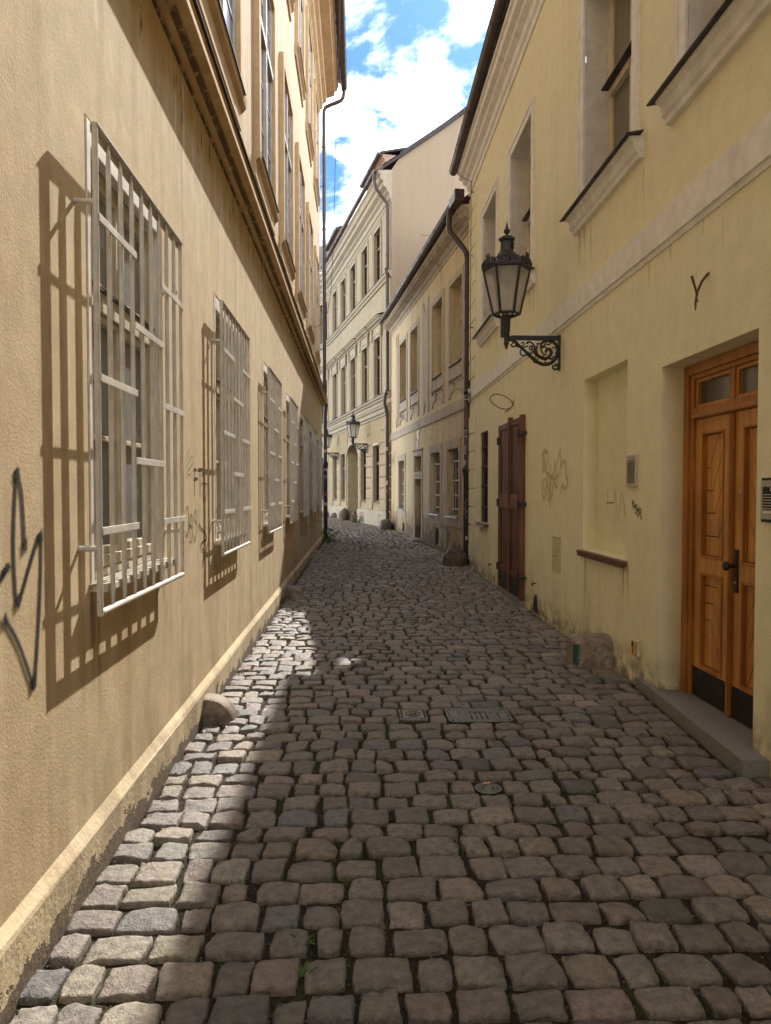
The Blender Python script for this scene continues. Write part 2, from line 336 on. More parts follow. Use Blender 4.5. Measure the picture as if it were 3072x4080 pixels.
# ------------------------------------------------------------------ mesh builder
class MB:
    def __init__(s, sg=1):
        s.v = []; s.f = []; s.sg = sg; s.soft = []; s.sm = []
    def add(s, vs, fs, smooth=False):
        n = len(s.v); s.v += [(a, b*s.sg, c) for a, b, c in vs]
        for f in fs:
            f = [i+n for i in f]
            s.f.append(f[::-1] if s.sg < 0 else f); s.sm.append(smooth)
    def quad(s, *p): s.add(p, [tuple(range(len(p)))])
    def box(s, a0, a1, b0, b1, c0, c1):
        if a0 > a1: a0, a1 = a1, a0
        if b0 > b1: b0, b1 = b1, b0
        if c0 > c1: c0, c1 = c1, c0
        s.add([(a0,b0,c0),(a1,b0,c0),(a1,b1,c0),(a0,b1,c0),(a0,b0,c1),(a1,b0,c1),(a1,b1,c1),(a0,b1,c1)],
              [(0,3,2,1),(4,5,6,7),(0,1,5,4),(1,2,6,5),(2,3,7,6),(3,0,4,7)])
    def frame(s, s0, s1, z0, z1, w, o0, o1, bottom=True):
        s.box(s0, s0+w, o0, o1, z0, z1); s.box(s1-w, s1, o0, o1, z0, z1)
        s.box(s0+w, s1-w, o0, o1, z1-w, z1)
        if bottom: s.box(s0+w, s1-w, o0, o1, z0, z0+w)
    def prism(s, poly, o0, o1):
        # poly: [(s,z)] extruded along o
        n = len(poly)
        vs = [(a, o0, c) for a, c in poly]+[(a, o1, c) for a, c in poly]
        fs = [tuple(range(n)), tuple(range(2*n-1, n-1, -1))]
        fs += [(i, n+i, n+(i+1) % n, (i+1) % n) for i in range(n)]
        s.add(vs, fs)
    def hprism(s, poly, z0, z1):
        n = len(poly)
        vs = [(a, b, z0) for a, b in poly]+[(a, b, z1) for a, b in poly]
        fs = [tuple(range(n-1, -1, -1)), tuple(range(n, 2*n))]
        fs += [(i, (i+1) % n, n+(i+1) % n, n+i) for i in range(n)]
        s.add(vs, fs)
    def sweep(s, prof, s0, s1, cuts=1):
        # prof [(o,z)] closed polygon swept along s
        n = len(prof); vs = []
        for k in range(cuts+1):
            a = s0+(s1-s0)*k/cuts; vs += [(a, o, z) for o, z in prof]
        fs = [tuple(range(n)), tuple(range(cuts*n+n-1, cuts*n-1, -1))]
        for k in range(cuts):
            fs += [(k*n+i, (k+1)*n+i, (k+1)*n+(i+1) % n, k*n+(i+1) % n) for i in range(n)]
        s.add(vs, fs)
    def tube(s, pts, r, n=8, cap=True):
        pts = [Vector(p) for p in pts]; m = len(pts); vs = []; fs = []
        rs = r if isinstance(r, (list, tuple)) else [r]*m
        t0 = (pts[1]-pts[0]).normalized()
        u = t0.orthogonal().normalized()
        for i, p in enumerate(pts):
            if i == 0: t = t0
            elif i == m-1: t = (pts[i]-pts[i-1]).normalized()
            else: t = ((pts[i+1]-pts[i]).normalized()+(pts[i]-pts[i-1]).normalized())
            if t.length < 1e-6: t = t0
            t.normalize(); u = (u-t*u.dot(t))
            if u.length < 1e-6: u = t.orthogonal()
            u.normalize(); w = t.cross(u)
            for k in range(n):
                a = 2*PI*k/n; q = p+(u*math.cos(a)+w*math.sin(a))*rs[i]; vs.append(tuple(q))
        for i in range(m-1):
            fs += [(i*n+k, i*n+(k+1) % n, (i+1)*n+(k+1) % n, (i+1)*n+k) for k in range(n)]
        s.add(vs, fs, True)
        if cap:
            s.add(vs[:n], [tuple(range(n-1, -1, -1))]); s.add(vs[-n:], [tuple(range(n))])
    def lathe(s, c, prof, n=12, rot=0., smooth=True):
        vs = []; fs = []; m = len(prof)
        for r, z in prof:
            vs += [(c[0]+r*math.cos(rot+2*PI*k/n), c[1]+r*math.sin(rot+2*PI*k/n), c[2]+z) for k in range(n)]
        for i in range(m-1):
            fs += [(i*n+k, i*n+(k+1) % n, (i+1)*n+(k+1) % n, (i+1)*n+k) for k in range(n)]
        s.add(vs, fs, smooth)
        s.add(vs[:n], [tuple(range(n-1, -1, -1))]); s.add(vs[-n:], [tuple(range(n))])
    def wall(s, s0, s1, z0, z1, holes=(), o=0., step=None, noback=()):
        ss = {s0, s1}; zs = {z0, z1}
        for h in holes: ss |= {h[0], h[1]}; zs |= {h[2], h[3]}
        if step:
            k = s0
            while k < s1: ss.add(k); k += step
        ss = sorted(x for x in ss if s0 <= x <= s1); zs = sorted(x for x in zs if z0 <= x <= z1)
        for i in range(len(ss)-1):
            for j in range(len(zs)-1):
                a, b, c, d = ss[i], ss[i+1], zs[j], zs[j+1]
                if b-a < 1e-5 or d-c < 1e-5: continue
                m = ((a+b)/2, (c+d)/2)
                hh = [h for h in holes if h[0] < m[0] < h[1] and h[2] < m[1] < h[3]]
                if not hh:
                    s.quad((a, o, c), (a, o, d), (b, o, d), (b, o, c)); continue
                h = hh[0]; q = o-h[4]
                if abs(a-h[0]) < 1e-6: s.quad((a, o, c), (a, q, c), (a, q, d), (a, o, d))
                if abs(b-h[1]) < 1e-6: s.quad((b, o, c), (b, o, d), (b, q, d), (b, q, c))
                if abs(c-h[2]) < 1e-6: s.quad((a, o, c), (b, o, c), (b, q, c), (a, q, c))
                if abs(d-h[3]) < 1e-6: s.quad((a, o, d), (a, q, d), (b, q, d), (b, o, d))
                if len(h) > 5 and h[5]: s.quad((a, q, c), (a, q, d), (b, q, d), (b, q, c))
    def stroke(s, pts, w, o=.002, smooth=3):
        # ribbon on the wall plane, soft attribute 0 at the edge and 1 along the middle
        P = [Vector((a, b)) for a, b in pts]
        if smooth and len(P) > 2:
            Q = []
            for i in range(len(P)-1):
                p0, p1, p2, p3 = P[max(0, i-1)], P[i], P[i+1], P[min(len(P)-1, i+2)]
                for k in range(smooth):
                    t = k/smooth
                    Q.append(.5*((2*p1)+(p2-p0)*t+(2*p0-5*p1+4*p2-p3)*t*t+(3*p1-p0-3*p2+p3)*t**3))
            Q.append(P[-1]); P = Q
        d0 = (P[1]-P[0]).normalized(); d1 = (P[-1]-P[-2]).normalized()
        P = [P[0]-d0*w*.4]+P+[P[-1]+d1*w*.4]
        base = len(s.v); m = len(P); vs = []; sf = []
        for i, p in enumerate(P):
            t = (P[min(m-1, i+1)]-P[max(0, i-1)])
            if t.length < 1e-9: t = d0
            t.normalize(); nn = Vector((-t.y, t.x)); ww = w*.5
            e = 0. if i in (0, m-1) else 1.
            for k, q in ((-1, 0.), (0, e), (1, 0.)):
                c = p+nn*ww*k; vs.append((c.x, o+i*2e-5, c.y)); sf.append(q)
        fs = []
        for i in range(m-1):
            fs += [(i*3, i*3+1, i*3+4, i*3+3), (i*3+1, i*3+2, i*3+5, i*3+4)]
        while len(s.soft) < base: s.soft.append(0.)
        s.add(vs, fs); s.soft += sf

def build(name, mb, mat, parent=None, loc=(0, 0, 0), rotz=0, bevel=0, weld=False, bend=None, seg=2, angle=35, cols=None):
    me = bpy.data.meshes.new(name)
    v = mb.v
    if bend: v = [bend(p) for p in v]
    me.from_pydata(v, [], mb.f)
    me.polygons.foreach_set('use_smooth', mb.sm)
    if mb.soft:
        at = me.attributes.new('soft', 'FLOAT', 'POINT')
        sf = list(mb.soft)+[0.]*(len(v)-len(mb.soft)); at.data.foreach_set('value', sf)
    if cols is not None:
        at = me.attributes.new('col', 'FLOAT_COLOR', 'POINT'); at.data.foreach_set('color', cols)
    if weld:
        bm = bmesh.new(); bm.from_mesh(me); bmesh.ops.remove_doubles(bm, verts=bm.verts, dist=1e-4); bmesh.ops.recalc_face_normals(bm, faces=bm.faces); bm.to_mesh(me); bm.free()
    me.update()
    o = bpy.data.objects.new(name, me); COL.objects.link(o)
    if mat: me.materials.append(M[mat] if isinstance(mat, str) else mat)
    o.location = loc; o.rotation_euler = (0, 0, rotz)
    if parent: o.parent = parent
    if bevel:
        md = o.modifiers.new('bevel', 'BEVEL'); md.width = bevel; md.segments = seg; md.limit_method = 'ANGLE'; md.angle_limit = math.radians(angle)
        if weld: md.use_clamp_overlap = True
    return o
def empty(name, loc, rotz=0, parent=None):
    o = bpy.data.objects.new(name, None); COL.objects.link(o); o.location = loc; o.rotation_euler = (0, 0, rotz)
    o.empty_display_size = .2
    if parent: o.parent = parent
    return o
def tag(o, label, cat, group=None, kind=None):
    if label: o['label'] = label
    if cat: o['category'] = cat
    if group: o['group'] = group
    if kind: o['kind'] = kind
    return o
def copy_tree(o, parent=None, loc=None):
    kids = list(o.children); c = o.copy(); COL.objects.link(c); c.parent = parent
    if loc is not None: c.location = loc
    for k in kids: copy_tree(k, c)
    return c

# ------------------------------------------------------------------ ground and street
gb = MB()
xs = [-9, -6, -4, -2.5, -1.6, -1.15, -.6, 0, .6, 1.2, 1.8, 2.4, 3, 5]; ys = [-9+.9*i for i in range(66)]
nx = len(xs)
vs = [(x, y, gz(x, y)-.027) for y in ys for x in xs]
gb.add(vs, [(j*nx+i, j*nx+i+1, (j+1)*nx+i+1, (j+1)*nx+i) for j in range(len(ys)-1) for i in range(nx-1)])
ym = ys[-1]
for a in ((-400, -9, -400, 400), (5, 400, -400, 400), (-9, 5, -400, -9), (-9, 5, ym, 400)):
    z = -.036
    gb.add([(a[0], a[2], z), (a[1], a[2], z), (a[1], a[3], z), (a[0], a[3], z)], [(0, 1, 2, 3)])
tag(build('ground', gb, 'soil'), None, None, kind='structure')

def xright(y):
    if y < 15.2: return 2.31
    if y < 25.2: return 2.31-.114*(y-15.2)
    return 1.17-.22*(y-25.2)
def xleft(y):
    if y < 22.3: return -1.055
    return -1.2-(y-22.3)*.9 if y < 26 else -4.6-.3*(y-26)
COVERS = [(.30, .495, 4.97, 5.21), (.635, 1.095, 4.88, 5.21), (.635, .78, 3.725, 3.875)]
STEPPOLY = [(2.28, 5.75), (2.15, 3.9)]
def blocked(x0, x1, y0, y1):
    for c in COVERS:
        if x0 < c[1] and x1 > c[0] and y0 < c[3]-.02 and y1 > c[2]+.02: return c
    return None
edges = [-8.]; forced = [3.715, 3.885, 4.88, 5.045, 5.215, 46.]
for f in forced:
    n = max(1, round((f-edges[-1])/.164)); a = edges[-1]
    cutp = [a+(f-a)*(k+(rnd.uniform(-.13, .13) if 0 < k < n else 0))/n for k in range(1, n+1)]
    edges += cutp
SV = []; SF = []; SC = []; JOINTS = []
U1 = [-1, -.985, -.93, -.78, -.42, 0, .42, .78, .93, .985, 1]; U2 = [-1, -.96, -.84, -.3, .3, .84, .96, 1]; U3 = [-1, -.74, .74, 1]
PAL = [((.172, .151, .128), 8), ((.178, .151, .124), 6), ((.164, .145, .127), 5), ((.140, .138, .137), 2.4), ((.208, .170, .124), 2.2), ((.192, .148, .127), 2.2), ((.122, .112, .102), 1.6), ((.235, .20, .155), .8)]
def stone(x0, x1, y0, y1, lip=0.):
    yc = (y0+y1)/2; xc = (x0+x1)/2
    U = U3 if yc < .8 else U1 if yc < 8.5 else (U2 if yc < 18 else U3)
    hw = (x1-x0)/2; hh = (y1-y0)/2
    if hw < .02 or hh < .02: return
    k = rnd.uniform(.04, .20)
    jit = [[(rnd.gauss(0, .0065), rnd.gauss(0, .0038)) for _ in range(2)] for _ in range(2)]
    tx, ty = rnd.gauss(0, .0035), rnd.gauss(0, .004); h0 = rnd.gauss(0, .0045); dm = rnd.uniform(.0005, .0045)
    chipc = rnd.choice([None, (-1, -1), (1, -1), (1, 1), (-1, 1)]); cd = rnd.uniform(.004, .024)
    ph = [rnd.uniform(0, 6.28) for _ in range(6)]
    tot = sum(w for _, w in PAL); r = rnd.uniform(0, tot)
    for c, w in PAL:
        r -= w
        if r <= 0: break
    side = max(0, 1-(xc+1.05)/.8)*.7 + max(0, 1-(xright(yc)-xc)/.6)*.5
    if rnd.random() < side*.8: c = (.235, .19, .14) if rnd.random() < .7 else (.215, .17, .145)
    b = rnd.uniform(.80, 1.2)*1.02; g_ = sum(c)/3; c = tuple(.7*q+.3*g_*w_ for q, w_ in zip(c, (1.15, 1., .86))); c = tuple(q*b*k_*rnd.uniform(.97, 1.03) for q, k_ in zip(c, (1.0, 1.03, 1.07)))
    base = len(SV); n = len(U)
    for vv in U:
        for uu in U:
            sx = uu*math.sqrt(max(0, 1-k*vv*vv)); sy = vv*math.sqrt(max(0, 1-k*uu*uu))
            fx, fy = (sx+1)/2, (sy+1)/2
            dx = (jit[0][0][0]*(1-fx)+jit[0][1][0]*fx)*(1-fy)+(jit[1][0][0]*(1-fx)+jit[1][1][0]*fx)*fy
            dy = (jit[0][0][1]*(1-fx)+jit[0][1][1]*fx)*(1-fy)+(jit[1][0][1]*(1-fx)+jit[1][1][1]*fx)*fy
            e = max(abs(uu), abs(vv)); m = min(abs(uu), abs(vv))
            wob = math.sin(sx*4.1+ph[0])*math.sin(sy*3.7+ph[1])*.003+math.sin(sx*9+ph[2]+sy*7)*.002
            sc = 1.+ (wob/ max(hw, .05)) if e > .6 else 1.
            x = xc+sx*hw*sc+dx; y = yc+sy*hh*sc+dy
            z = h0-dm*(sx*sx+sy*sy)*.8+tx*sx+ty*sy+math.sin(sx*3+ph[3])*math.sin(sy*2.6+ph[4])*.0036
            if e >= .999: z -= .078
            elif e > .95: z -= .0105+.004*(abs(vv) > .95)
            elif e > .81: z -= .0020
            elif e > .7: z -= .0010
            if e < .95: z += rnd.gauss(0, .0015)
            if e < .9 and m > .7: z -= .004
            if chipc and (uu*chipc[0] > .5 and vv*chipc[1] > .3): z -= cd*(uu*chipc[0]-.4)
            wx = .022*math.sin(1.15*x+.33*y+.8)*(1 if abs(yc-4.5) > 1.2 else .2)
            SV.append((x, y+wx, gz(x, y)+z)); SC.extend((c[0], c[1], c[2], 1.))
    for j in range(n-1):
        for i in range(n-1):
            a = base+j*n+i; SF.append((a, a+1, a+n+1, a+n))
for r in range(len(edges)-1):
    y0, y1 = edges[r], edges[r+1]; yc = (y0+y1)/2
    X0, X1 = xleft(yc), xright(yc)
    if 3.8 < yc < 5.8: X1 = min(X1, 2.14+(yc-3.9)*.0703-.0)
    x = X0+rnd.uniform(-.05, .0); first = True
    while x < X1-.06:
        w = rnd.choice([rnd.uniform(.11, .155), rnd.uniform(.15, .20), rnd.uniform(.17, .23)])
        c = blocked(x, x+w, y0, y1)
        if c:
            if x >= c[0]-.03: x = c[1]+.006; continue
            if c[0]-x < .09: x = c[1]+.006; continue
            w = min(w, c[0]-x)
        if X1-(x+w) < .09: w = X1-x
        g = rnd.uniform(.005, .010); gy = rnd.uniform(.009, .0155)
        bigrow = y1-y0
        stone(x+g, x+w-g, y0+gy, y1-gy)
        if yc < 16: JOINTS.append((x+w, yc, 0)); JOINTS.append((x+w*rnd.random(), y1, 1))
        x += w
me = bpy.data.meshes.new('cobbled_street'); me.from_pydata(SV, [], SF)
me.polygons.foreach_set('use_smooth', [True]*len(SF))
at = me.attributes.new('col', 'FLOAT_COLOR', 'POINT'); at.data.foreach_set('color', SC)
me.materials.append(M['cobble']); st = bpy.data.objects.new('cobbled_street', me); COL.objects.link(st); st['kind'] = 'structure'

# grit in the joints, moss and grass in the joints (uncountable)
gm = MB()
for (x, y, t) in JOINTS:
    if y > 9 or y < 1.7: continue
    for _ in range(4 if y < 6 else 2):
        a = x+rnd.gauss(0, .006 if t == 0 else .05); b = y+rnd.gauss(0, .05 if t == 0 else .006)
        r = rnd.uniform(.0018, .0055); z = gz(a, b)-.026+rnd.uniform(0, .010)
        q = rnd.uniform(0, 3)
        vs = [(a+r*math.cos(q), b+r*math.sin(q), z), (a+r*math.cos(q+2), b+r*math.sin(q+2), z), (a+r*math.cos(q+4), b+r*math.sin(q+4), z), (a+rnd.uniform(-r, r)*.4, b, z+r*1.3)]
        gm.add(vs, [(0, 1, 3), (1, 2, 3), (2, 0, 3)])
for _ in range(2600):   # grit strips along both walls
    b = rnd.uniform(1.8, 14)
    a = -1.06+abs(rnd.gauss(0, .035)) if rnd.random() < .65 else xright(b)-.0-abs(rnd.gauss(0, .03))
    if a > 2 and 3.8 < b < 5.8: continue
    r = rnd.uniform(.003, .010); z = gz(a, b)-.02+rnd.uniform(0, .012); q = rnd.uniform(0, 3)
    gm.add([(a+r*math.cos(q), b+r*math.sin(q), z), (a+r*math.cos(q+2), b+r*math.sin(q+2), z), (a+r*math.cos(q+4), b+r*math.sin(q+4), z), (a, b, z+r)], [(0, 1, 3), (1, 2, 3), (2, 0, 3)])
tag(build('joint_grit', gm, 'grit'), 'loose grit and crumbs lying in the joints between the cobbles', 'grit', kind='stuff')
gg = MB()
clus = [(rnd.uniform(-.9, 2.1), rnd.uniform(2., 12)) for _ in range(34)]+[(rnd.gauss(-.3, .35), rnd.uniform(2.2, 8)) for _ in range(16)]
for (x, y, t) in JOINTS:
    if y > 13 or y < 1.8: continue
    d = min((x-a)**2+(y-b)**2 for a, b in clus)
    if d > .09: continue
    for _ in range(7):
        a = x+rnd.gauss(0, .006 if t == 0 else .05); b = y+rnd.gauss(0, .05 if t == 0 else .006)
        z = gz(a, b)-.028; h = rnd.uniform(.022, .05); q = rnd.uniform(0, 6.28); w = .0022; l = rnd.uniform(.002, .014)
        c, s_ = math.cos(q), math.sin(q)
        gg.add([(a-w*s_, b+w*c, z), (a+w*s_, b-w*c, z), (a+l*c, b+l*s_, z+h)], [(0, 1, 2)])
tag(build('joint_grass', gg, 'leaf'), 'thin grass and moss growing in the cobble joints', 'grass', kind='stuff')

# ------------------------------------------------------------------ LEFT BUILDING (ochre)
LB = tag(empty('ochre_building', (-1.11, 0, 0), PI/2), 'tall ochre plaster building with barred ground floor windows along the left side', 'building')
SG = -1
def LM(): return MB(-1)
WS = [-2.64, .12, 2.88, 5.48, 8.33, 10.98, 13.72, 16.48, 19.32]
holes = [(w+.12, w+1.24, 1.2, 3.13, .11) for w in WS]
m = LM(); m.wall(-26, 22.25, -.2, 4.27, holes)
m.quad((22.25, 0, -.2), (22.25, 0, 4.27), (22.25, -9, 4.27), (22.25, -9, -.2))
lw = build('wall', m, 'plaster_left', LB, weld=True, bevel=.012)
CU = [w+.66 for w in WS]
uh = [(c-.70, c+.70, 5.42, 7.98, .10) for c in CU]+[(c-.66, c+.66, 9.95, 12.35, .10) for c in CU]
m = LM(); m.wall(-26, 22.25, 4.27, 13.5, uh, o=-.045)
m.quad((22.25, -.045, 4.27), (22.25, -.045, 13.5), (22.25, -9, 13.5), (22.25, -9, 4.27))
m.quad((-26, -9, -.2), (22.25, -9, -.2), (22.25, -9, 13.5), (-26, -9, 13.5))
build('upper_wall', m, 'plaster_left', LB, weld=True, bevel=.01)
# plinth
m = LM(); m.sweep([(-.02, -.2), (.032, -.2), (.035, .2), (.028, .212), (.0, .245), (-.02, .25)], -26, 22.27, 60)
for i, (a, b, c) in enumerate(m.v):
    if .19 < c < .23: m.v[i] = (a, b+rnd.uniform(-.003, .003), c+rnd.uniform(-.006, .006))
build('plinth', m, 'plinth_left', LB)
# string course
m = LM(); m.sweep([(-.03, 4.252), (.012, 4.252), (.016, 4.268), (.060, 4.284), (.062, 4.298), (.070, 4.300), (.160, 4.312), (.166, 4.318), (.166, 4.358), (.150, 4.366), (.150, 4.40), (.165, 4.420), (-.03, 4.45)], -26, 22.3, 40)
build('string_course', m, 'trim_left', LB)
m = LM(); m.sweep([(-.06, 4.452), (.184, 4.424), (.186, 4.434), (-.06, 4.52)], -26, 22.32, 2)
build('string_course_flashing', m, 'flashing', LB)

def win_left():
    root = empty('window', (0, 0, 0), 0, LB)
    m = LM()   # white painted strip and lintel board around the opening
    m.box(.12, .165, -.05, .004, 1.2, 3.13); m.box(1.195, 1.24, -.1, -.012, 1.2, 3.13)
    m.box(.165, 1.195, -.05, -.004, 3.035, 3.13)
    build('painted_surround', m, 'strip_left', root, bevel=.004)
    m = LM(); o0, o1 = -.10, -.055
    m.frame(.165, 1.195, 1.26, 3.035, .05, o0, o1)
    m.box(.66, .71, o0, o1+.012, 1.31, 2.985); m.box(.215, 1.145, o0, o1+.022, 2.40, 2.50)
    for a, b in ((.215, .66), (.71, 1.145)):
        m.frame(a+.003, b-.003, 1.313, 2.397, .035, o0, o1+.006); m.frame(a+.003, b-.003, 2.503, 2.982, .032, o0, o1+.006)
        m.box(a+.038, b-.038, o0, o1, 1.83, 1.855)
    m.prism([(.2, 1.262), (1.16, 1.262), (1.16, 1.312), (.2, 1.312)], o1+.001, o1+.03)
    build('frame', m, 'frame_left', root, bevel=.004)
    m = LM(); m.box(.17, 1.19, -.035, -.028, 2.505, 2.512); m.box(.19, 1.17, -.055, -.02, 2.488, 2.504)
    build('transom_flashing', m, 'flashing', root)
    m = LM()
    for a, b in ((.25, .625), (.745, 1.11)):
        for c, d in ((1.345, 1.83), (1.855, 2.365), (2.53, 2.955)): m.box(a-.02, b+.02, -.088, -.084, c-.02, d+.02)
    build('pane', m, 'glass_dusty', root)
    m = LM(); m.prism([(.10, 1.18), (1.28, 1.18), (1.28, 1.215), (.10, 1.215)], -.1, .075)
    m.box(.17, 1.19, -.1, -.03, 1.216, 1.258)
    build('sill', m, 'sill_left', root, bevel=.006)
    return root
def grille_left():
    m = LM(); o = .08; n = 10; W = 1.345
    for k in range(n):
        a = W*k/(n-1)
        if k in (0,): m.tube([(a, o, 1.10), (a, o, 3.045)], .0125, 10)
        elif k == n-1: m.tube([(a, o, 1.118), (a, o, 3.04)], .0105, 10)
        else: m.tube([(a, o, 1.118), (a, o, 1.14), (a, o, 1.2), (a, o, 2.93), (a, o, 3.0), (a, o, 3.035)], [.005, .008, .0108, .0108, .008, .005], 8)
    m.tube([(.012, o, 1.112), (W, o, 1.112)], .0135, 10)
    m.box(-.01, W+.012, o-.012, o+.016, 3.036, 3.043); m.box(-.01, W+.012, o-.015, o-.0115, 3.005, 3.0355)
    for a in (.0, W-.06):
        for z in (1.37, 2.74): m.tube([(a, o, z), (a-.004, .02, z), (a-.004, -.03, z)], .0115, 8)
    g = build('window_grille', m, 'grille', LB, angle=40)
    for k0, k1, zs in ((0, 3, (1.44, 2.05, 2.68)), (3, 6, (1.74, 2.36)), (6, 9, (1.44, 2.05, 2.67))):
        for z in zs:
            q = LM(); q.box(W*k0/9-.006, W*k1/9+.02, o+.0128, o+.0175, z-.016, z+.016)
            build('crossbar', q, 'grille', g, bevel=.002)
    return g
w0 = win_left(); g0 = grille_left()
for i, w in enumerate(WS):
    if i == 0: w0.location = (w, 0, 0); g0.location = (w, 0, 0)
    else: copy_tree(w0, LB, (w, 0, 0)); copy_tree(g0, LB, (w, 0, 0))

def up_win(h0, h1, hw, sillh, zs, name='upper_window'):
    root = empty(name, (0, 0, 0), 0, LB)
    m = LM(); ob = -.045
    s = hw+.005
    for a, b in ((-s-.13, -s), (s, s+.13)): m.box(a, b, ob-.1, ob+.065, h0-.02, h1+.14)
    m.box(-s, s, ob-.1, ob+.065, h1, h1+.14)
    build('surround', m, 'trim_left', root, bevel=.006)
    m = LM(); z = h0-.02
    m.sweep([(ob-.05, z-sillh), (ob+.03, z-sillh), (ob+.035, z-sillh*.45), (ob+.075, z-sillh*.3), (ob+.085, z-.03), (ob-.05, z)], -s-.24, s+.24)
    build('sill', m, 'trim_left', root)
    m = LM(); m.sweep([(ob-.05, z+.003), (ob+.10, z-.035), (ob+.10, z-.027), (ob-.05, z+.016)], -s-.1, s+.1)
    build('sill_flashing', m, 'flashing', root)
    m = LM(); a0, a1 = ob-.055, ob+.022
    m.frame(-hw, hw, h0, h1, .055, a0, a1)
    m.box(-.04, .04, a0, a1+.02, h0+.055, h1-.055)
    for t in zs[:1]:
        m.box(-hw+.055, -.04, a0, a1+.025, t-.045, t+.045); m.box(.04, hw-.055, a0, a1+.025, t-.045, t+.045)
    for t in zs[1:]:
        m.box(-hw+.055, -.04, a0, a1-.01, t-.014, t+.014); m.box(.04, hw-.055, a0, a1-.01, t-.014, t+.014)
    for a, b in ((-hw+.055, -.04), (.04, hw-.055)):
        m.box(a, a+.035, a0, a1-.004, h0+.06, h1-.06); m.box(b-.035, b, a0, a1-.004, h0+.06, h1-.06)
    build('frame', m, 'frame_grey', root, bevel=.004)
    m = LM(); m.box(-hw+.05, -.035, a1-.022, a1-.018, h0+.05, h1-.05); m.box(.035, hw-.05, a1-.022, a1-.018, h0+.05, h1-.05)
    build('pane', m, 'glass_up', root)
    return root
u0 = up_win(5.42, 7.98, .70, .30, [7.05, 5.95, 6.5, 7.5]); t0 = up_win(9.95, 12.35, .66, .26, [11.5, 10.5, 11.0])
for i, c in enumerate(CU):
    if i == 0: u0.location = (c, 0, 0); t0.location = (c, 0, 0)
    else: copy_tree(u0, LB, (c, 0, 0)); copy_tree(t0, LB, (c, 0, 0))
# eaves
m = LM(); m.sweep([(-.3, 13.2), (-.03, 13.2), (-.02, 13.3), (.05, 13.36), (.07, 13.5), (.16, 13.56), (.18, 13.66), (.42, 13.74), (.43, 13.86), (.50, 13.9), (.50, 13.98), (-.3, 14.05)], -26, 22.3, 4)
build('eaves_cornice', m, 'trim_left', LB)
m = LM(); vs = []
n = 140
for k in range(n+1):   # ragged mortar bed under the tiles
    a = -8+30.3*k/n; d = rnd.uniform(.02, .07)
    vs += [(a, .46, 13.99), (a, .50+d, 13.99+rnd.uniform(-.02, .02)), (a, .50+d*.8, 14.07), (a, .4, 14.07)]
fs = []
for k in range(n): fs += [(k*4+i, k*4+(i+1) % 4, k*4+4+(i+1) % 4, k*4+4+i) for i in range(4)]
m.add(vs, fs); build('mortar_bed', m, 'strip_left', LB)
m = LM(); m.add([(-26, .66, 14.07), (22.35, .66, 14.07), (22.35, -4.5, 18.2), (-26, -4.5, 18.2), (-26, -9.6, 14.07), (22.35, -9.6, 14.07)], [(0, 1, 2, 3), (3, 2, 5, 4)])
m.add([(22.3, .4, 13.98), (22.3, -9.2, 13.98), (22.3, -4.5, 18.1)], [(0, 1, 2)])
build('roof', m, 'tile', LB)
def gutter(mb, p0, p1, r, n=9, seams=12):
    # half-round gutter open to the sky between two local points, with joint beads
    (s0, o0, z0), (s1, o1, z1) = p0, p1
    vs = []; fs = []
    for t in (0, 1):
        for rr in (r, r*.93):
            for k in range(n+1):
                a = PI+PI*k/n
                vs.append((s0+(s1-s0)*t, o0+(o1-o0)*t+rr*math.cos(a), z0+(z1-z0)*t+rr*math.sin(a)))
    N = n+1
    for k in range(n):
        fs += [(k, k+1, 2*N+k+1, 2*N+k), (N+k, 3*N+k, 3*N+k+1, N+k+1)]
    fs += [(0, 2*N, 3*N, N), (n, N+n, 3*N+n, 2*N+n)]
    mb.add(vs, fs, True)
    for t in (0, 1):   # end caps
        c = [(s0+(s1-s0)*t, o0+(o1-o0)*t+r*math.cos(PI+PI*k/n), z0+(z1-z0)*t+r*math.sin(PI+PI*k/n)) for k in range(n+1)]
        mb.add(c, [tuple(range(n+1))])
    for q in range(1, seams):
        t = q/seams
        mb.tube([(s0+(s1-s0)*t, o0+(o1-o0)*t+r*1.03*math.cos(PI+PI*k/n), z0+(z1-z0)*t+r*1.03*math.sin(PI+PI*k/n)) for k in range(n+1)], r*.05, 5)
    mb.tube([(s0, o0+r*1.0*(1 if mb.sg > 0 else 1), z0), (s1, o1+r, z1)], r*.11, 6)
m = LM(); gutter(m, (-26, .70, 14.08), (22.4, .70, 14.02), .095, 10, 22); build('gutter', m, 'pipe', LB)
m = LM(); m.tube([(22.33, .70, 13.97), (22.33, .70, 13.86), (22.33, .68, 13.72), (22.33, .60, 13.62), (22.33, .5, 13.57), (22.33, .25, 13.47), (22.33, .13, 13.40), (22.33, .085, 13.28), (22.33, .08, 13.1), (22.33, .08, 4.6), (22.33, .13, 4.3), (22.33, .10, 3.9), (22.33, .10, 2.5)], .058, 12)
for z in (12.2, 11, 9.7, 8.4, 7.2, 6, 4.9): m.tube([(22.33, -.05, z), (22.33, .08, z)], .012, 6); m.lathe((22.33, .08, z-.02), [(.066, 0), (.066, .04)], 12)
dp = build('drainpipe', m, 'pipe', LB)
m = LM(); m.lathe((22.33, .10, -.05), [(.072, 0), (.072, 2.35), (.088, 2.4), (.092, 2.5), (.088, 2.56), (.06, 2.58)], 14); build('cast_iron_pipe', m, 'cast_iron', dp)
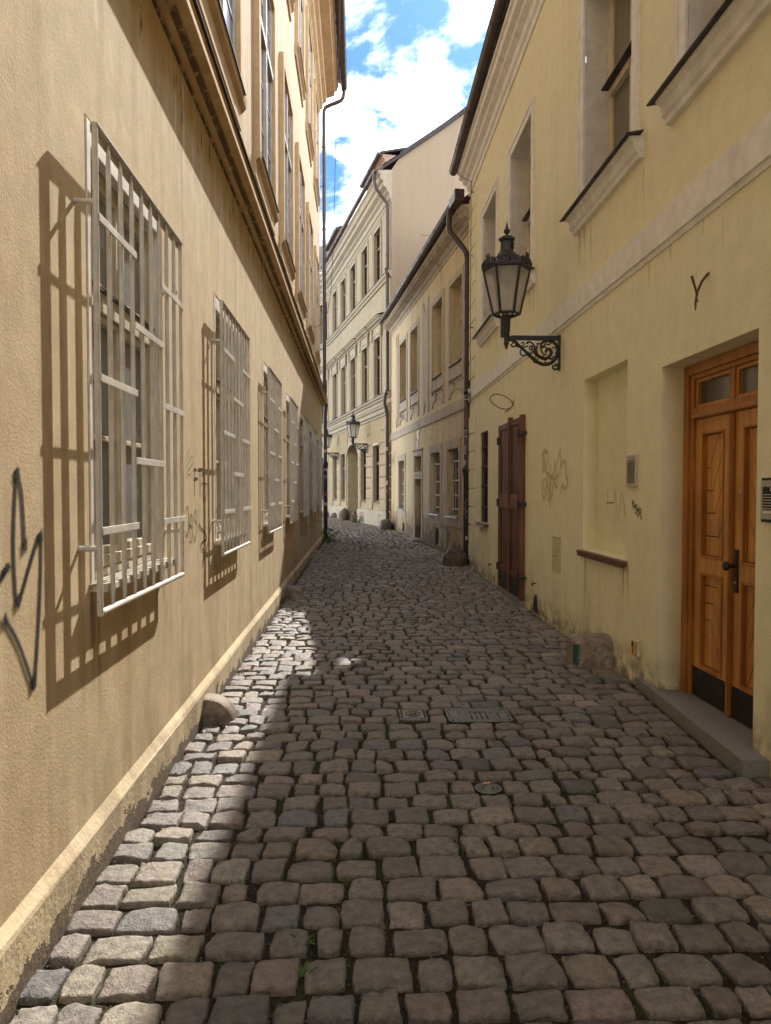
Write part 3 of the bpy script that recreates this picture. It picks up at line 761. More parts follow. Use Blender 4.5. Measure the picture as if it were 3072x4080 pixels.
for z, k, mt in ((2.85, .05, 'sticker_w'), (2.3, .06, 'sticker_w'), (2.05, .05, 'sticker_t'), (1.5, .05, 'sticker_r'), (1.2, .04, 'sticker_w')):
    m = LM(); vs = []
    R = .061 if z > 2.5 else .0742
    for i in range(6):
        a = PI-.75+1.2*i/5
        for zz in (z-k, z+k): vs.append((22.33+R*math.cos(a), .10+R*math.sin(a), zz))
    m.add(vs, [(2*i, 2*i+2, 2*i+3, 2*i+1) for i in range(5)]); build('sticker', m, mt, dp)
# shutter stays: bent wires below the far windows
for s0, dz in ((14.0, 0), (15.05, .12), (16.75, .03), (19.6, .0), (18.3, .1)):
    m = LM(); m.tube([(s0, -.01, .74+dz), (s0, .10, .74+dz), (s0+.06, .11, 1.06+dz)], .006, 6); build('shutter_stay', m, 'rust', LB)
G_BIG=[[(2.363,1.664),(2.352,1.594),(2.342,1.517),(2.335,1.399),(2.354,1.234),(2.43,1.327),(2.485,1.403),(2.529,1.449),(2.533,1.371),(2.516,1.206),(2.495,1.071),(2.48,0.99),(2.466,0.935)],[(2.363,1.664),(2.391,1.604),(2.404,1.515),(2.41,1.419)],[(2.18,1.27),(2.229,1.316),(2.259,1.334),(2.29,1.363)],[(2.267,1.198),(2.335,1.127),(2.387,1.052),(2.455,0.935)]]
m = LM()
for i, s_ in enumerate(G_BIG): m.stroke(s_, .043, .002+i*.0006)
for i, (a, b, c, d) in enumerate(((2.363, 1.664, 2.36, 1.645), (2.41, 1.43, 2.41, 1.405), (2.529, 1.452, 2.531, 1.43), (2.353, 1.25, 2.356, 1.225), (2.265, 1.2, 2.272, 1.188), (2.462, .965, 2.458, .93), (2.29, 1.363, 2.28, 1.35))): m.stroke([(a, b), (c, d)], .058, .0045+i*.0003, 1)
build('graffiti', m, 'spray', LB)
G_FTS=[[(4.884,1.745),(4.952,1.75)],[(4.898,1.748),(4.886,1.569)],[(4.89,1.683),(4.983,1.688)],[(5.008,1.751),(5.139,1.757)],[(5.065,1.752),(5.064,1.565)],[(5.199,1.758),(5.188,1.715),(5.123,1.729),(5.114,1.658),(5.326,1.653),(5.224,1.521),(5.118,1.581),(5.194,1.626),(5.183,1.574)]]
m = LM()
for i, s_ in enumerate(G_FTS): m.stroke(s_, (.022, .012, .022, .022, .012, .011)[i], .002+i*.0004, 1)
build('graffiti', m, 'marker', LB)
G_OBS=[[(4.637,1.463),(4.695,1.505),(4.724,1.391),(4.671,1.302),(4.64,1.342)],[(4.741,1.379),(4.805,1.357)],[(4.749,1.381),(4.787,1.449),(4.819,1.393),(4.807,1.284),(4.768,1.257),(4.739,1.307),(4.749,1.381)],[(4.913,1.392),(4.865,1.422),(4.907,1.473),(4.955,1.431),(4.945,1.388),(4.926,1.389),(4.953,1.356),(4.909,1.277),(4.87,1.26),(4.851,1.312)],[(5.015,1.373),(5.066,1.344),(5.168,1.313),(5.234,1.276),(5.252,1.245),(5.136,1.24),(5.067,1.222),(5.119,1.186),(5.199,1.153),(5.177,1.128),(5.131,1.1),(5.118,1.062)],[(5.118,1.062),(5.126,0.957),(5.19,0.896)],[(4.656,1.8),(4.733,1.874),(4.749,1.845),(4.705,1.784),(4.655,1.759)],[(4.742,1.785),(4.795,1.83),(4.847,1.823),(4.832,1.783),(4.754,1.756),(4.691,1.736),(4.67,1.709),(4.765,1.711),(4.812,1.734)]]
m = LM()
for i, s_ in enumerate(G_OBS):
    if i == 6: build('graffiti', m, 'marker', LB); m = LM()
    m.stroke(s_, (.010, .012, .010, .010, .014, .005, .005, .005)[i], .002+i*.0004)
build('graffiti', m, 'marker', LB)
# hanging cable off the left eaves
m = MB(); m.tube([(-.31, 15, 14.0), (-.33, 15, 12.5), (-.37, 15, 11), (-.412, 15, 9.94), (-.46, 15, 8.2), (-.5, 15, 6.66), (-.555, 15, 5.7), (-.62, 15.05, 5.35), (-.72, 15.1, 5.15), (-.86, 15.15, 5.05), (-.98, 15.2, 5.1), (-1.10, 15.2, 5.2)], .006, 5)
tag(build('cable', m, 'wire'), 'thin black cable hanging from the ochre building\'s eaves in front of its upper windows', 'cable')

# ------------------------------------------------------------------ RIGHT BUILDING (pale yellow, near)
RB = tag(empty('yellow_building', (2.32, 0, 0), PI/2), 'pale yellow two storey building with an oak double door, near on the right side', 'building')
UW = [(3.72, 5.02), (6.0, 7.3), (9.5, 10.8), (11.9, 13.15)]
NICHE = (6.07, 7.25, 1.0, 2.735, .146, True)
DOOR = (4.06, 5.375, .06, 2.545, .20)
SMW = (12.62, 13.42, 1.02, 2.69, .13)
# the upper openings carry grey painted reveals of their own
m = MB(); m.wall(-26, 14.72, -.2, 7.72, [NICHE, DOOR, SMW]+[(a, b, 4.5, 6.62, .001) for a, b in UW])
m.quad((14.72, 0, -.2), (14.72, -.6, -.2), (14.72, -.6, 7.72), (14.72, 0, 7.72))
m.quad((14.72, -.6, 5.5), (14.72, -9, 5.5), (14.72, -9, 8.3), (14.72, -4.5, 12.2), (14.72, -.6, 8.3))
m.quad((-26, -9, -.2), (14.72, -9, -.2), (14.72, -9, 8.3), (-26, -9, 8.3))
build('wall', m, 'plaster_right', RB, weld=True, bevel=.014)
m = MB(); m.sweep([(-.02, 3.425), (.012, 3.425), (.016, 3.462), (.034, 3.468), (.034, 3.706), (-.02, 3.722)], -26, 14.735, 60); build('string_course', m, 'trim_right', RB)
# cornice
m = MB(); m.sweep([(-.3, 7.66), (.02, 7.66), (.028, 7.74), (.06, 7.77), (.075, 7.86), (.15, 7.90), (.16, 7.96), (.235, 7.985), (.24, 8.09), (.27, 8.10), (.27, 8.16), (-.3, 8.2)], -26, 14.76, 40); build('cornice', m, 'trim_right', RB)
m = MB(); gutter(m, (-8, .335, 8.82), (14.86, .335, 8.20), .085, 10, 20); build('gutter', m, 'pipe', RB)
m = MB(); m.add([(-8, .30, 8.88), (14.84, .30, 8.26), (14.84, -4.5, 12.4), (-8, -4.5, 12.9), (-8, -9.4, 8.3), (14.84, -9.4, 8.3)], [(0, 1, 2, 3), (3, 2, 5, 4)])
m.quad((14.78, .24, 8.1), (14.78, -4.5, 12.3), (14.78, -9.2, 8.2))
k = -8
while k < 14.7:   # tile ends over the gutter
    z = 8.885-(k+8)*.0266
    vs = []
    for o, zz in ((.36, z-.01), (-.2, z+.50)):
        for q in range(5):
            a = PI*q/4; vs.append((k+.09-.07*math.cos(a), o, zz+.035*math.sin(a)))
    m.add(vs, [(q, q+1, q+6, q+5) for q in range(4)]+[(0, 1, 2, 3, 4)], True); k += .19
build('roof', m, 'tile', RB)
# quoin blocks at the far corner
z = .18
while z < 7.5:
    if not 3.3 < z+.18 < 3.8: m = MB(); m.box(13.98, 14.71, -.02, .022, z, min(z+.345, 7.6)); build('quoin', m, 'plaster_right', RB, bevel=.008)
    z += .37
def casement(root, mbk, s0, s1, z0, z1, o, cols, transoms, fw, fm, gm_, bars=(), name='frame'):
    m = mbk(); o0, o1 = o-.05, o
    m.frame(s0, s1, z0, z1, fw, o0, o1)
    w = (s1-s0-2*fw)
    mull = [s0+fw+w*k/cols for k in range(1, cols)]
    for t in mull: m.box(t-.035, t+.035, o0, o1+.012, z0+fw, z1-fw)
    ed = [s0+fw]+sum([[t-.035, t+.035] for t in mull], [])+[s1-fw]
    for t in transoms:
        for i in range(0, len(ed), 2): m.box(ed[i], ed[i+1], o0, o1+.018, t-.04, t+.04)
    for t in bars:
        for i in range(0, len(ed), 2): m.box(ed[i]+.03, ed[i+1]-.03, o0, o1-.012, t-.013, t+.013)
    for i in range(0, len(ed), 2):
        m.box(ed[i]+.002, ed[i]+.034, o0, o1-.006, z0+fw+.002, z1-fw-.002); m.box(ed[i+1]-.034, ed[i+1]-.002, o0, o1-.006, z0+fw+.002, z1-fw-.002)
    f = build(name, m, fm, root, bevel=.004)
    m = mbk()
    for i in range(0, len(ed), 2): m.box(ed[i]-.004, ed[i+1]+.004, o-.034, o-.03, z0+fw-.004, z1-fw+.004)
    build('pane', m, gm_, root)
    return f
for (a, b) in UW:
    r = empty('upper_window', (0, 0, 0), 0, RB); h0, h1 = 4.5, 6.62
    m = MB(); w = .135
    for x0, x1 in ((a-w, a), (b, b+w)): m.box(x0, x1, -.01, .022, h0, h1+w)
    m.box(a, b, -.01, .022, h1, h1+w)
    for x0, x1 in ((a-w, a-w+.04), (b+w-.04, b+w)): m.box(x0, x1, .0222, .034, h0, h1+w)
    m.box(a-w+.04, b+w-.04, .0222, .034, h1+w-.04, h1+w)
    build('surround', m, 'trim_right', r, bevel=.005)
    m = MB(); q = -.30
    w0_ = -.0105; m.quad((a, w0_, h0), (a, q, h0), (a, q, h1), (a, w0_, h1)); m.quad((b, w0_, h0), (b, w0_, h1), (b, q, h1), (b, q, h0)); m.quad((a, w0_, h1), (a, q, h1), (b, q, h1), (b, w0_, h1)); m.quad((a, w0_, h0), (b, w0_, h0), (b, q, h0), (a, q, h0))
    build('reveal', m, 'reveal_right', r)
    casement(r, MB, a, b, h0, h1, -.24, 2, [5.62], .07, 'frame_right', 'glass_curtain', [4.85])
    m = MB(); m.box(a+.05, b-.05, -.235, -.15, 5.655, 5.668); build('transom_flashing', m, 'flashing', r)
    m = MB(); m.sweep([(-.02, 4.30), (.045, 4.30), (.05, 4.34), (.075, 4.36), (.085, 4.43), (.12, 4.45), (.125, 4.478), (-.02, 4.478)], a-.24, b+.24); build('sill', m, 'trim_right', r, bevel=.004)
    m = MB(); m.sweep([(-.24, 4.512), (.17, 4.462), (.17, 4.474), (-.24, 4.524)], a-.003, b+.003)
    m.sweep([(.024, 4.488), (.17, 4.462), (.17, 4.474), (.024, 4.500)], a-.29, a-.004); m.sweep([(.024, 4.488), (.17, 4.462), (.17, 4.474), (.024, 4.500)], b+.004, b+.29)
    build('sill_flashing', m, 'flashing', r)
# niche sill, door, steps
m = MB(); m.prism([(6.03, .965), (7.29, .965), (7.29, .995), (6.03, .995)], -.14, .055); m.box(6.04, 7.28, .03, .052, .935, .964); build('niche_sill', m, 'sillbrown', RB, bevel=.004)
D = empty('door', (0, 0, 0), 0, RB)
m = MB(); a, b, z0, z1, q = 4.063, 5.372, .065, 2.542, -.20
m.box(b-.075, b, q-.06, q+.03, z0, z1); m.box(a, a+.075, q-.06, q+.03, z0, z1); m.box(a+.075, b-.075, q-.06, q+.03, z1-.075, z1)
m.box(b-.12, b-.075, q-.06, q+.012, z0, z1-.075); m.box(a+.075, a+.12, q-.06, q+.012, z0, z1-.075); m.box(a+.12, b-.12, q-.06, q+.012, z1-.11, z1-.075)
m.box(a+.12, b-.12, q-.06, q+.016, 2.135, 2.215); m.box(a+.12, b-.12, q+.017, q+.032, 2.14, 2.17); m.box(4.685, 4.75, q-.06, q+.006, 2.215, z1-.11)
build('frame', m, 'oakdark', D, bevel=.005)
m = MB()
for x0, x1 in ((4.183, 4.685), (4.75, 5.252)):
    m.frame(x0, x1, 2.216, 2.431, .025, q-.055, q-.01)
build('transom_frame', m, 'oak', D, bevel=.003)
m = MB()
for x0, x1 in ((4.183, 4.685), (4.75, 5.252)): m.box(x0+.02, x1-.02, q-.045, q-.04, 2.236, 2.411)
build('pane', m, 'glass_door', D)
def boards(m, x0, x1, zz0, zz1, kinks, down, flip, o):
    # chevron boards: each line runs level, kinks and climbs at a slant
    W = x1-x0; H = zz1-zz0; sl = 2.05
    def line(t, kx):
        x = kx; pts = [(0, t), (kx, t)]
        end = t+(1-kx)*W*sl/H
        if end <= 1: pts.append((1, end))
        else: pts.append((kx+(1-t)*H/sl/W, 1))
        return pts
    L = [line(t, kx) for t, kx in kinks]
    polys = []
    prev = [(0, 0), (1, 0)]
    for l in L:
        poly = list(prev)
        e0, e1 = prev[-1], l[-1]
        if e1[0] < .999 and e0[0] > .999: poly.append((1, 1))
        poly += l[::-1]; polys.append(poly); prev = l
    e = prev[-1]; poly = list(prev)
    if e[0] > .999: poly.append((1, 1))
    poly.append((0, 1)); polys.append(poly)
    for poly in polys:
        P = []
        for u, v in poly:
            if flip: u = 1-u
            if down: v = 1-v
            P.append((x0+u*W, zz0+v*H))
        # remove duplicates, shrink
        Q = [p for i, p in enumerate(P) if (Vector(p)-Vector(P[i-1])).length > 1e-4]
        if len(Q) < 3: continue
        A = sum(Q[i-1][0]*Q[i][1]-Q[i][0]*Q[i-1][1] for i in range(len(Q)))
        if A < 0: Q = Q[::-1]
        R = []; n = len(Q); d = .0038
        for i in range(n):
            p = Vector(Q[i]); e1 = (p-Vector(Q[i-1])).normalized(); e2 = (Vector(Q[(i+1) % n])-p).normalized()
            n1 = Vector((-e1.y, e1.x)); n2 = Vector((-e2.y, e2.x)); s = n1+n2
            k = d/max(.35, (1+n1.dot(n2))/2)/1.
            R.append(tuple(p+s*.5*k))
        m.prism(R, o, o+.010)
KU = [(.16, .65), (.35, .47), (.535, .34), (.72, .17)]
for side in (0, 1):
    x0, x1 = ((4.733, 5.25) if side else (4.185, 4.687))
    L = empty('leaf', (0, 0, 0), 0, D)
    m = MB(); o0, o1 = q-.06, q-.012
    xa, xb = x0+.10, x1-.10
    zs = [.07, .30, 1.00, 1.115, 2.03, 2.132]
    m.box(x0, xa, o0, o1, zs[0], zs[-1]); m.box(xb, x1, o0, o1, zs[0], zs[-1])
    for c, d in ((zs[0], zs[1]), (zs[2], zs[3]), (zs[4], zs[5])): m.box(xa, xb, o0, o1, c, d)
    build('stile', m, 'oak', L, bevel=.004)
    m = MB()
    for c, d in ((zs[1], zs[2]), (zs[3], zs[4])):
        m.frame(xa, xb, c, d, .016, o0+.01, o1+.008)
    build('moulding', m, 'oakdark', L, bevel=.004)
    m = MB(); m.box(xa+.01, xb-.01, o0+.004, o0+.012, zs[1]+.01, zs[4]-.01); build('panel_backing', m, 'brownwood', L)
    m = MB()
    boards(m, xa+.017, xb-.017, zs[3]+.017, zs[4]-.017, KU, False, side == 1, o0+.0125)
    boards(m, xa+.017, xb-.017, zs[1]+.017, zs[2]-.017, [(.11, .63), (.30, .47), (.49, .30), (.68, .16)], True, side == 1, o0+.0125)
    build('panel_boards', m, 'oak', L, bevel=.0025)
    m = MB(); m.box(x0+.004, x1-.004, o1+.0005, o1+.006, .075, .285); build('kick_plate', m, 'darkmetal', L)
m = MB(); m.box(4.688, 4.732, q-.06, q+.012, .075, 2.13); m.box(4.698, 4.722, q+.0125, q+.02, .08, 2.12); build('meeting_stile', m, 'oakdark', D, bevel=.005)
m = MB(); m.box(4.625, 4.665, q-.0115, q+.002, .92, 1.21); m.lathe((4.645, q-.01, 1.21), [(.02, -.006), (.02, 0)], 12)
m.tube([(4.645, q, 1.10), (4.645, q+.035, 1.10), (4.645, q+.05, 1.10)], [.012, .012, .02], 10)
m.tube([(4.645, q+.045, 1.10), (4.645, q+.052, 1.10), (4.645, q+.066, 1.10), (4.645, q+.08, 1.10), (4.645, q+.086, 1.10)], [.016, .028, .034, .026, .01], 14)
build('handle', m, 'iron', D, bevel=.003)
m = MB(); m.tube([(4.645, q+.002, .99), (4.645, q+.006, .99)], .009, 10); m.tube([(4.60, q-.012, 1.60), (4.60, q-.002, 1.60)], .013, 12); build('keyhole', m, 'steel', D)
m = MB(); m.hprism([(3.88, .0), (3.88, .16), (5.78, .022), (5.78, .0)], -.06, .088)
m.hprism([(4.05, -.0), (5.38, -.0), (5.38, -.3), (4.05, -.3)], -.06, .064)
for i, (x, y, z) in enumerate(m.v):
    if x > 5.7 and z > .08: m.v[i] = (x, y, .066)
build('doorstep', m, 'granite', RB, bevel=.006)
# small barred window at the far end of the ground floor
r = empty('window', (0, 0, 0), 0, RB); a, b = 12.62, 13.42
casement(r, MB, a, b, 1.02, 2.69, -.085, 2, [2.1], .05, 'frame_dark', 'glass_dark')
m = MB()
for k in range(5): m.tube([(a+.08+.16*k, -.03, 1.02), (a+.08+.16*k, -.03, 2.69)], .011, 6)
for z in (1.3, 1.7, 2.05, 2.4):
    m.box(a, b, -.038, -.022, z-.012, z+.012)
    for k in range(5): m.lathe((a+.08+.16*k, -.03, z-.03), [(.012, 0), (.024, .03), (.012, .06)], 8)
build('bars', m, 'iron', r)
m = MB(); m.prism([(12.53, .985), (13.50, .985), (13.50, 1.012), (12.53, 1.012)], -.12, .075); m.box(12.54, 13.49, .045, .071, .955, .984); build('sill', m, 'sillbrown', r, bevel=.004)
# closed brown shutter doors
S = empty('shutter_door', (0, 0, 0), 0, RB); a, b = 9.78, 11.40
m = MB(); m.box(a-.0, a+.07, .002, .075, .08, 2.66); build('jamb', m, 'brownwood2', S, bevel=.006); m = MB(); m.box(b-.05, b, .002, .06, .08, 2.64); build('jamb', m, 'brownwood2', S, bevel=.006)
for side, (x0, x1) in enumerate(((a+.073, 10.565), (10.615, b-.053))):
    L = empty('leaf', (0, 0, 0), 0, S)
    m = MB(); m.frame(x0, x1, .34, 2.64, .09, .004, .052); m.box(x0+.09, x1-.09, .004, .052, 1.33, 1.56); build('stile', m, 'brownwood', L, bevel=.004)
    m = MB(); m.box(x0+.03, x1-.03, .053, .058, 1.345, 1.545); build('mid_panel', m, 'brownwood2', L, bevel=.002)
    m = MB(); m.box(x0+.085, x1-.085, .006, .012, .42, 2.56); build('panel_backing', m, 'frame_dark', L)
    for c, d, dn in ((.43, 1.33, True), (1.56, 2.55, False)):
        m = MB(); W = x1-x0-.18; n = 11; H = d-c
        # slanted boards clipped to the panel
        def clip(poly, f):
            out = []
            for i in range(len(poly)):
                p, r2 = poly[i-1], poly[i]; fp, fr = f(p), f(r2)
                if fp*fr < 0: t = fp/(fp-fr); out.append((p[0]+(r2[0]-p[0])*t, p[1]+(r2[1]-p[1])*t))
                if fr >= 0: out.append(r2)
            return out
        sl = 1.5 if ((side == 0) == dn) else -1.5
        for k in range(-12, 16):
            t0 = k*.14+.003; t1 = (k+1)*.14-.003
            P = [(0, t0), (W, t0+sl*W), (W, t1+sl*W), (0, t1)]
            P = clip(P, lambda p: p[1]); P = clip(P, lambda p: H-p[1]) if len(P) > 2 else P
            if len(P) > 2: m.prism([(x0+.09+u, c+v) for u, v in P], .0125, .036)
        build('panel_boards', m, 'brownwood', L, bevel=.003)
    m = MB(); m.box(x0, x1, .004, .046, .09, .338); build('bottom_board', m, 'darkmetal', L, bevel=.003)
    for z in (.40, 1.42, 2.40):
        m = MB()
        if side == 0: m.box(x0-.12, x0+.05, .0765, .086, z-.03, z+.03); m.box(x0+.01, x0+.045, .0765, .084, z-.16, z+.16); m.tube([(x0-.02, .09, z-.05), (x0-.02, .09, z+.05)], .014, 8); m.box(x0-.16, x0-.121, .0, .09, z-.02, z+.02)
        else: m.box(x1-.03, x1+.10, .061, .072, z-.05, z+.05); m.tube([(x1+.05, .07, z-.06), (x1+.05, .07, z+.06)], .014, 8); m.box(x1+.07, x1+.13, .0, .0605, z-.05, z+.05)
        build('hinge', m, 'iron', L, bevel=.002)
m = MB(); m.box(10.567, 10.613, .004, .075, .09, 2.70); build('cover_strip', m, 'brownwood2', S, bevel=.006)
m = MB(); m.box(a-.02, b+.02, -.02, .07, -.05, .075); build('threshold', m, 'granite', S, bevel=.005)
# wall fittings of the yellow building
V = empty('vent_grille', (5.92, 0, 1.77), 0, RB); m = MB(); m.frame(-.105, .105, -.135, .135, .022, 0, .022)
m.box(-.083, .083, .0, .02, .095, .113); m.box(-.083, .083, .0, .02, -.113, -.1); build('frame', m, 'vent', V, bevel=.003)
m = MB(); m.box(-.083, .083, -.002, .004, -.1, .095); build('opening', m, 'frame_dark', V)
m = MB()
for k in range(13): z = -.093+.0145*k; m.add([(-.082, .024, z), (.082, .024, z), (.082, .006, z+.011), (-.082, .006, z+.011), (-.082, .022, z-.0015), (.082, .022, z-.0015), (.082, .004, z+.0095), (-.082, .004, z+.0095)], [(0, 1, 2, 3), (7, 6, 5, 4), (0, 4, 5, 1), (1, 5, 6, 2), (2, 6, 7, 3), (3, 7, 4, 0)])
build('louvres', m, 'vent', V)
V = empty('meter_cupboard', (8.20, 0, .865), 0, RB); m = MB(); m.frame(-.165, .165, -.205, .205, .018, -.002, .009); build('frame', m, 'vent', V, bevel=.002)
m = MB(); m.box(-.143, .143, -.002, .006, -.183, .183); build('cupboard_door', m, 'meter', V, bevel=.003)
m = MB(); m.lathe((.09, .006, -.02), [(.012, -.012), (.012, .0)], 10); build('lock', m, 'iron', V)
m = MB(); m.stroke([(-.02, .075), (.01, .02), (-.015, .018), (-.035, -.03)], .012, .0072, 1); m.stroke([(.03, -.05), (.045, -.085), (.03, -.088), (.03, -.115)], .008, .0073, 1); build('lightning_mark', m, paint('red_paint', (.42, .05, .03), 1., 0, .2), V)
m = MB(); m.stroke([(8.5, .95), (8.62, 1.0), (8.55, .85)], .002, .001, 1)
G_HM=[[(6.941,1.62),(6.928,1.492),(6.917,1.358)],[(6.955,1.483),(6.768,1.489)],[(6.755,1.649),(6.742,1.519),(6.73,1.293)],[(6.738,1.614),(6.684,1.437),(6.633,1.304),(6.59,1.497),(6.561,1.596),(6.512,1.499),(6.431,1.318)]]
m = MB()
for i, s_ in enumerate(G_HM): m.stroke(s_, (.005, .011, .005, .006)[i], -.1445+i*.0003)
build('graffiti', m, 'thin_marker', RB)
G_KAS=[[(5.93,1.526),(5.929,1.477)],[(5.892,1.52),(5.926,1.482),(5.889,1.456)],[(5.894,1.456),(5.875,1.507),(5.856,1.454)],[(5.888,1.478),(5.864,1.475)],[(5.823,1.487),(5.847,1.481),(5.843,1.468),(5.819,1.455),(5.822,1.439),(5.849,1.446)],[(5.815,1.424),(5.796,1.469),(5.781,1.412)],[(5.809,1.44),(5.789,1.438)],[(5.771,1.412),(5.776,1.456),(5.749,1.457),(5.732,1.434),(5.745,1.415),(5.769,1.412),(5.748,1.392),(5.726,1.369)],[(5.864,1.426),(5.828,1.413),(5.807,1.398),(5.797,1.383)]]
m = MB()
for i, s_ in enumerate(G_KAS): m.stroke(s_, .0125, .0015+i*.0004, 1)
build('graffiti', m, 'marker', RB)
G_YEL=[[(8.754,2.103),(8.904,2.039),(8.84,1.917),(8.884,1.843),(8.718,1.874),(8.618,1.975),(8.605,2.056),(8.754,2.103)],[(8.828,2.075),(8.779,1.895)],[(8.708,2.077),(8.764,1.915)],[(8.473,1.904),(8.528,1.845),(8.498,1.76),(8.333,1.824),(8.309,1.962)],[(8.089,2.087),(8.138,2.002),(8.253,1.859),(8.169,1.673),(8.221,1.644),(8.33,1.712)],[(8.075,2.053),(8.046,1.904),(8.12,1.782),(8.386,1.75),(8.673,1.833)],[(8.07,1.854),(7.922,1.942),(7.847,1.882),(7.833,1.776),(7.771,1.704),(7.865,1.631),(7.99,1.671),(8.013,1.592)],[(8.76,1.757),(8.849,1.679),(8.831,1.56),(8.761,1.501),(8.696,1.58),(8.818,1.659)],[(8.7,1.748),(8.522,1.599),(8.475,1.428)],[(8.469,1.729),(8.52,1.523)],[(8.33,1.712),(8.408,1.539),(8.548,1.492)],[(8.428,1.789),(8.451,1.561)],[(8.613,1.774),(8.622,1.568)]]
m = MB()
for i, s_ in enumerate(G_YEL): m.stroke(s_, .085, .0012+i*.0009)
build('graffiti', m, 'faded', RB)
m = MB()   # flaking patch of raw plaster near the base, iron dowels and eyelets
m.prism([(9.02, .03), (9.26, .03), (9.24, .10), (9.17, .24), (9.12, .26), (9.06, .12)], -.005, .02); build('iron_plate', m, 'cast_iron', RB, bevel=.004)
for s_, z in ((12.2, .34), (9.15, .40)):
    m = MB(); m.tube([(s_, -.02, z), (s_, .04, z)], .007, 6); m.tube([(s_+.022*math.cos(k*PI/4), .05+.0*k, z-.01+.022*math.sin(k*PI/4)) for k in range(9)], .006, 5); build('eyelet', m, 'iron', RB)
# things fixed to or hanging on the yellow wall
def at(root, s, o, z): return root.matrix_world @ Vector((s, o, z))
R2 = lambda s, o, z: (2.32-o, s, z)
h = tag(empty('wall_twig', R2(4.66, 0, 3.03)), 'dead forked twig stuck in the yellow wall above the oak door', 'twig')
h.scale = (1.1, 1.1, 1.1); m = MB(); m.tube([(.02, 0, .02), (-.01, 0, .0), (-.04, .004, -.04), (-.066, .008, -.105), (-.074, .01, -.165), (-.075, .01, -.21)], [.010, .009, .0085, .008, .0075, .004], 7)
m.tube([(-.068, .008, -.115), (-.085, .0, -.07), (-.108, -.006, -.01)], [.006, .007, .008], 7); m.tube([(-.07, .01, -.14), (-.055, .02, -.155)], [.005, .004], 5)
build('twig', m, simple('dry_bark', (.13, .085, .045), .9, 0, .4, 60, .4, .2), h)
m = MB(); o_ = MB(); P = []
for k in range(15):
    a = -.4+2*PI*k/14*.97; P.append((2.32-.015-.34*(.5-.5*math.cos(a+.4)), 10.55+.02*math.sin(3*a), 2.93+.11*math.sin(a)))
m.tube(P, .007, 6); m.tube([(2.33, 10.55, 2.98), (2.30, 10.56, 2.86), (2.24, 10.55, 2.80), (2.19, 10.54, 2.78)], .009, 6)
tag(build('cable_loop', m, simple('tan_cable', (.20, .13, .06), .6, 0, .2, 40, 0, .3)), 'looped brown cable end sticking out of the yellow wall above the brown shutter door', 'cable')
I = tag(empty('intercom', R2(3.85, 0, 1.55)), 'steel door intercom panel on the yellow wall at the right edge beside the oak door', 'intercom')
m = MB(); m.box(-.018, .0, -.13, .13, -.125, .125); build('casing', m, 'darkmetal', I, bevel=.003)
m = MB(); m.box(-.024, -.0181, -.125, .125, -.11, .11); build('faceplate', m, 'steel', I, bevel=.003)
m = MB(); m.box(-.027, -.0241, -.10, .10, -.055, .075); build('window', m, 'glass_dark', I)
m = MB()
for k in range(6): m.box(-.031, -.0271, -.098, .098, -.050+.0155*k, -.044+.0155*k)
build('button_row', m, 'steel', I)
m = MB(); m.box(-.030, -.0271, -.095, .02, .050, .072); m.box(-.030, -.0271, -.095, .095, -.075, -.062); build('name_card', m, 'white_enamel', I)
Sg = tag(empty('gas_sign', R2(5.78, 0, .30)), 'small yellow plastic marker plate low on the yellow wall beside the oak door', 'sign')
m = MB(); m.box(-.03, 0, -.055, .055, -.065, .065); build('backing', m, 'vent', Sg, bevel=.004)
m = MB(); m.box(-.036, -.0301, -.052, .052, -.062, .062); build('plate', m, 'yellow_sign', Sg, bevel=.003)
m = MB(); m.box(-.0385, -.0361, .005, .046, .008, .050); m.box(-.0385, -.0361, .012, .026, -.042, -.006); build('dark_field', m, 'rust', Sg)
m = MB()
for k in range(10): m.box(-.0385, -.0361, -.032+.012*(k % 2), -.025+.012*(k % 2), -.04+.009*(k//2)*2, -.033+.009*(k//2)*2)
for z in (-.045, -.03): m.box(-.0385, -.0361, -.02, .006, z, z+.006)
build('raised_mark', m, simple('pale_yellow', (.75, .6, .25), .5), Sg)
Cm = tag(empty('security_camera', R2(14.45, .0, 3.56)), 'silver security camera bracketed to the corner of the yellow building beside the drainpipe', 'camera')
m = MB(); m.box(-.16, 0, -.02, .02, -.105, -.09); m.box(-.012, 0, -.05, .05, -.13, -.05); m.tube([(-.05, 0, -.09), (-.05, 0, -.03)], .018, 8); build('bracket', m, 'rubber', Cm, bevel=.003)
m = MB(); m.tube([(-.05, .08, -.02), (-.08, .03, .0), (-.13, -.09, .02)], [.045, .058, .058], 14); build('housing', m, 'steel', Cm)
m = MB(); m.tube([(-.1305, -.092, .0202), (-.134, -.1, .0215)], .05, 14); build('lens', m, 'glass_dark', Cm)
# thin wire with stand-off brackets along the corner
W_ = tag(empty('lightning_wire', R2(14.15, 0, 3.5)), 'thin twisted wire on small brackets running down the corner of the yellow building', 'wire')
m = MB(); P = []
for k in range(60):
    z = 4.25-k*.075; P.append((-.06+rnd.uniform(-.006, .006), .12+rnd.uniform(-.012, .012), z))
m.tube([(-.42, .55, 4.75), (-.36, .5, 4.70)]+[(-.30, .45, 4.6), (-.2, .3, 4.4)]+P, .007, 5); build('wire', m, 'wire', W_)
for z in (4.0, 2.75, 1.35):
    m = MB(); m.box(-.07, 0, .0, .016, z-.008, z+.008); m.box(-.075, -.06, -.01, .13, z-.012, z+.012); build('bracket', m, 'iron', W_)

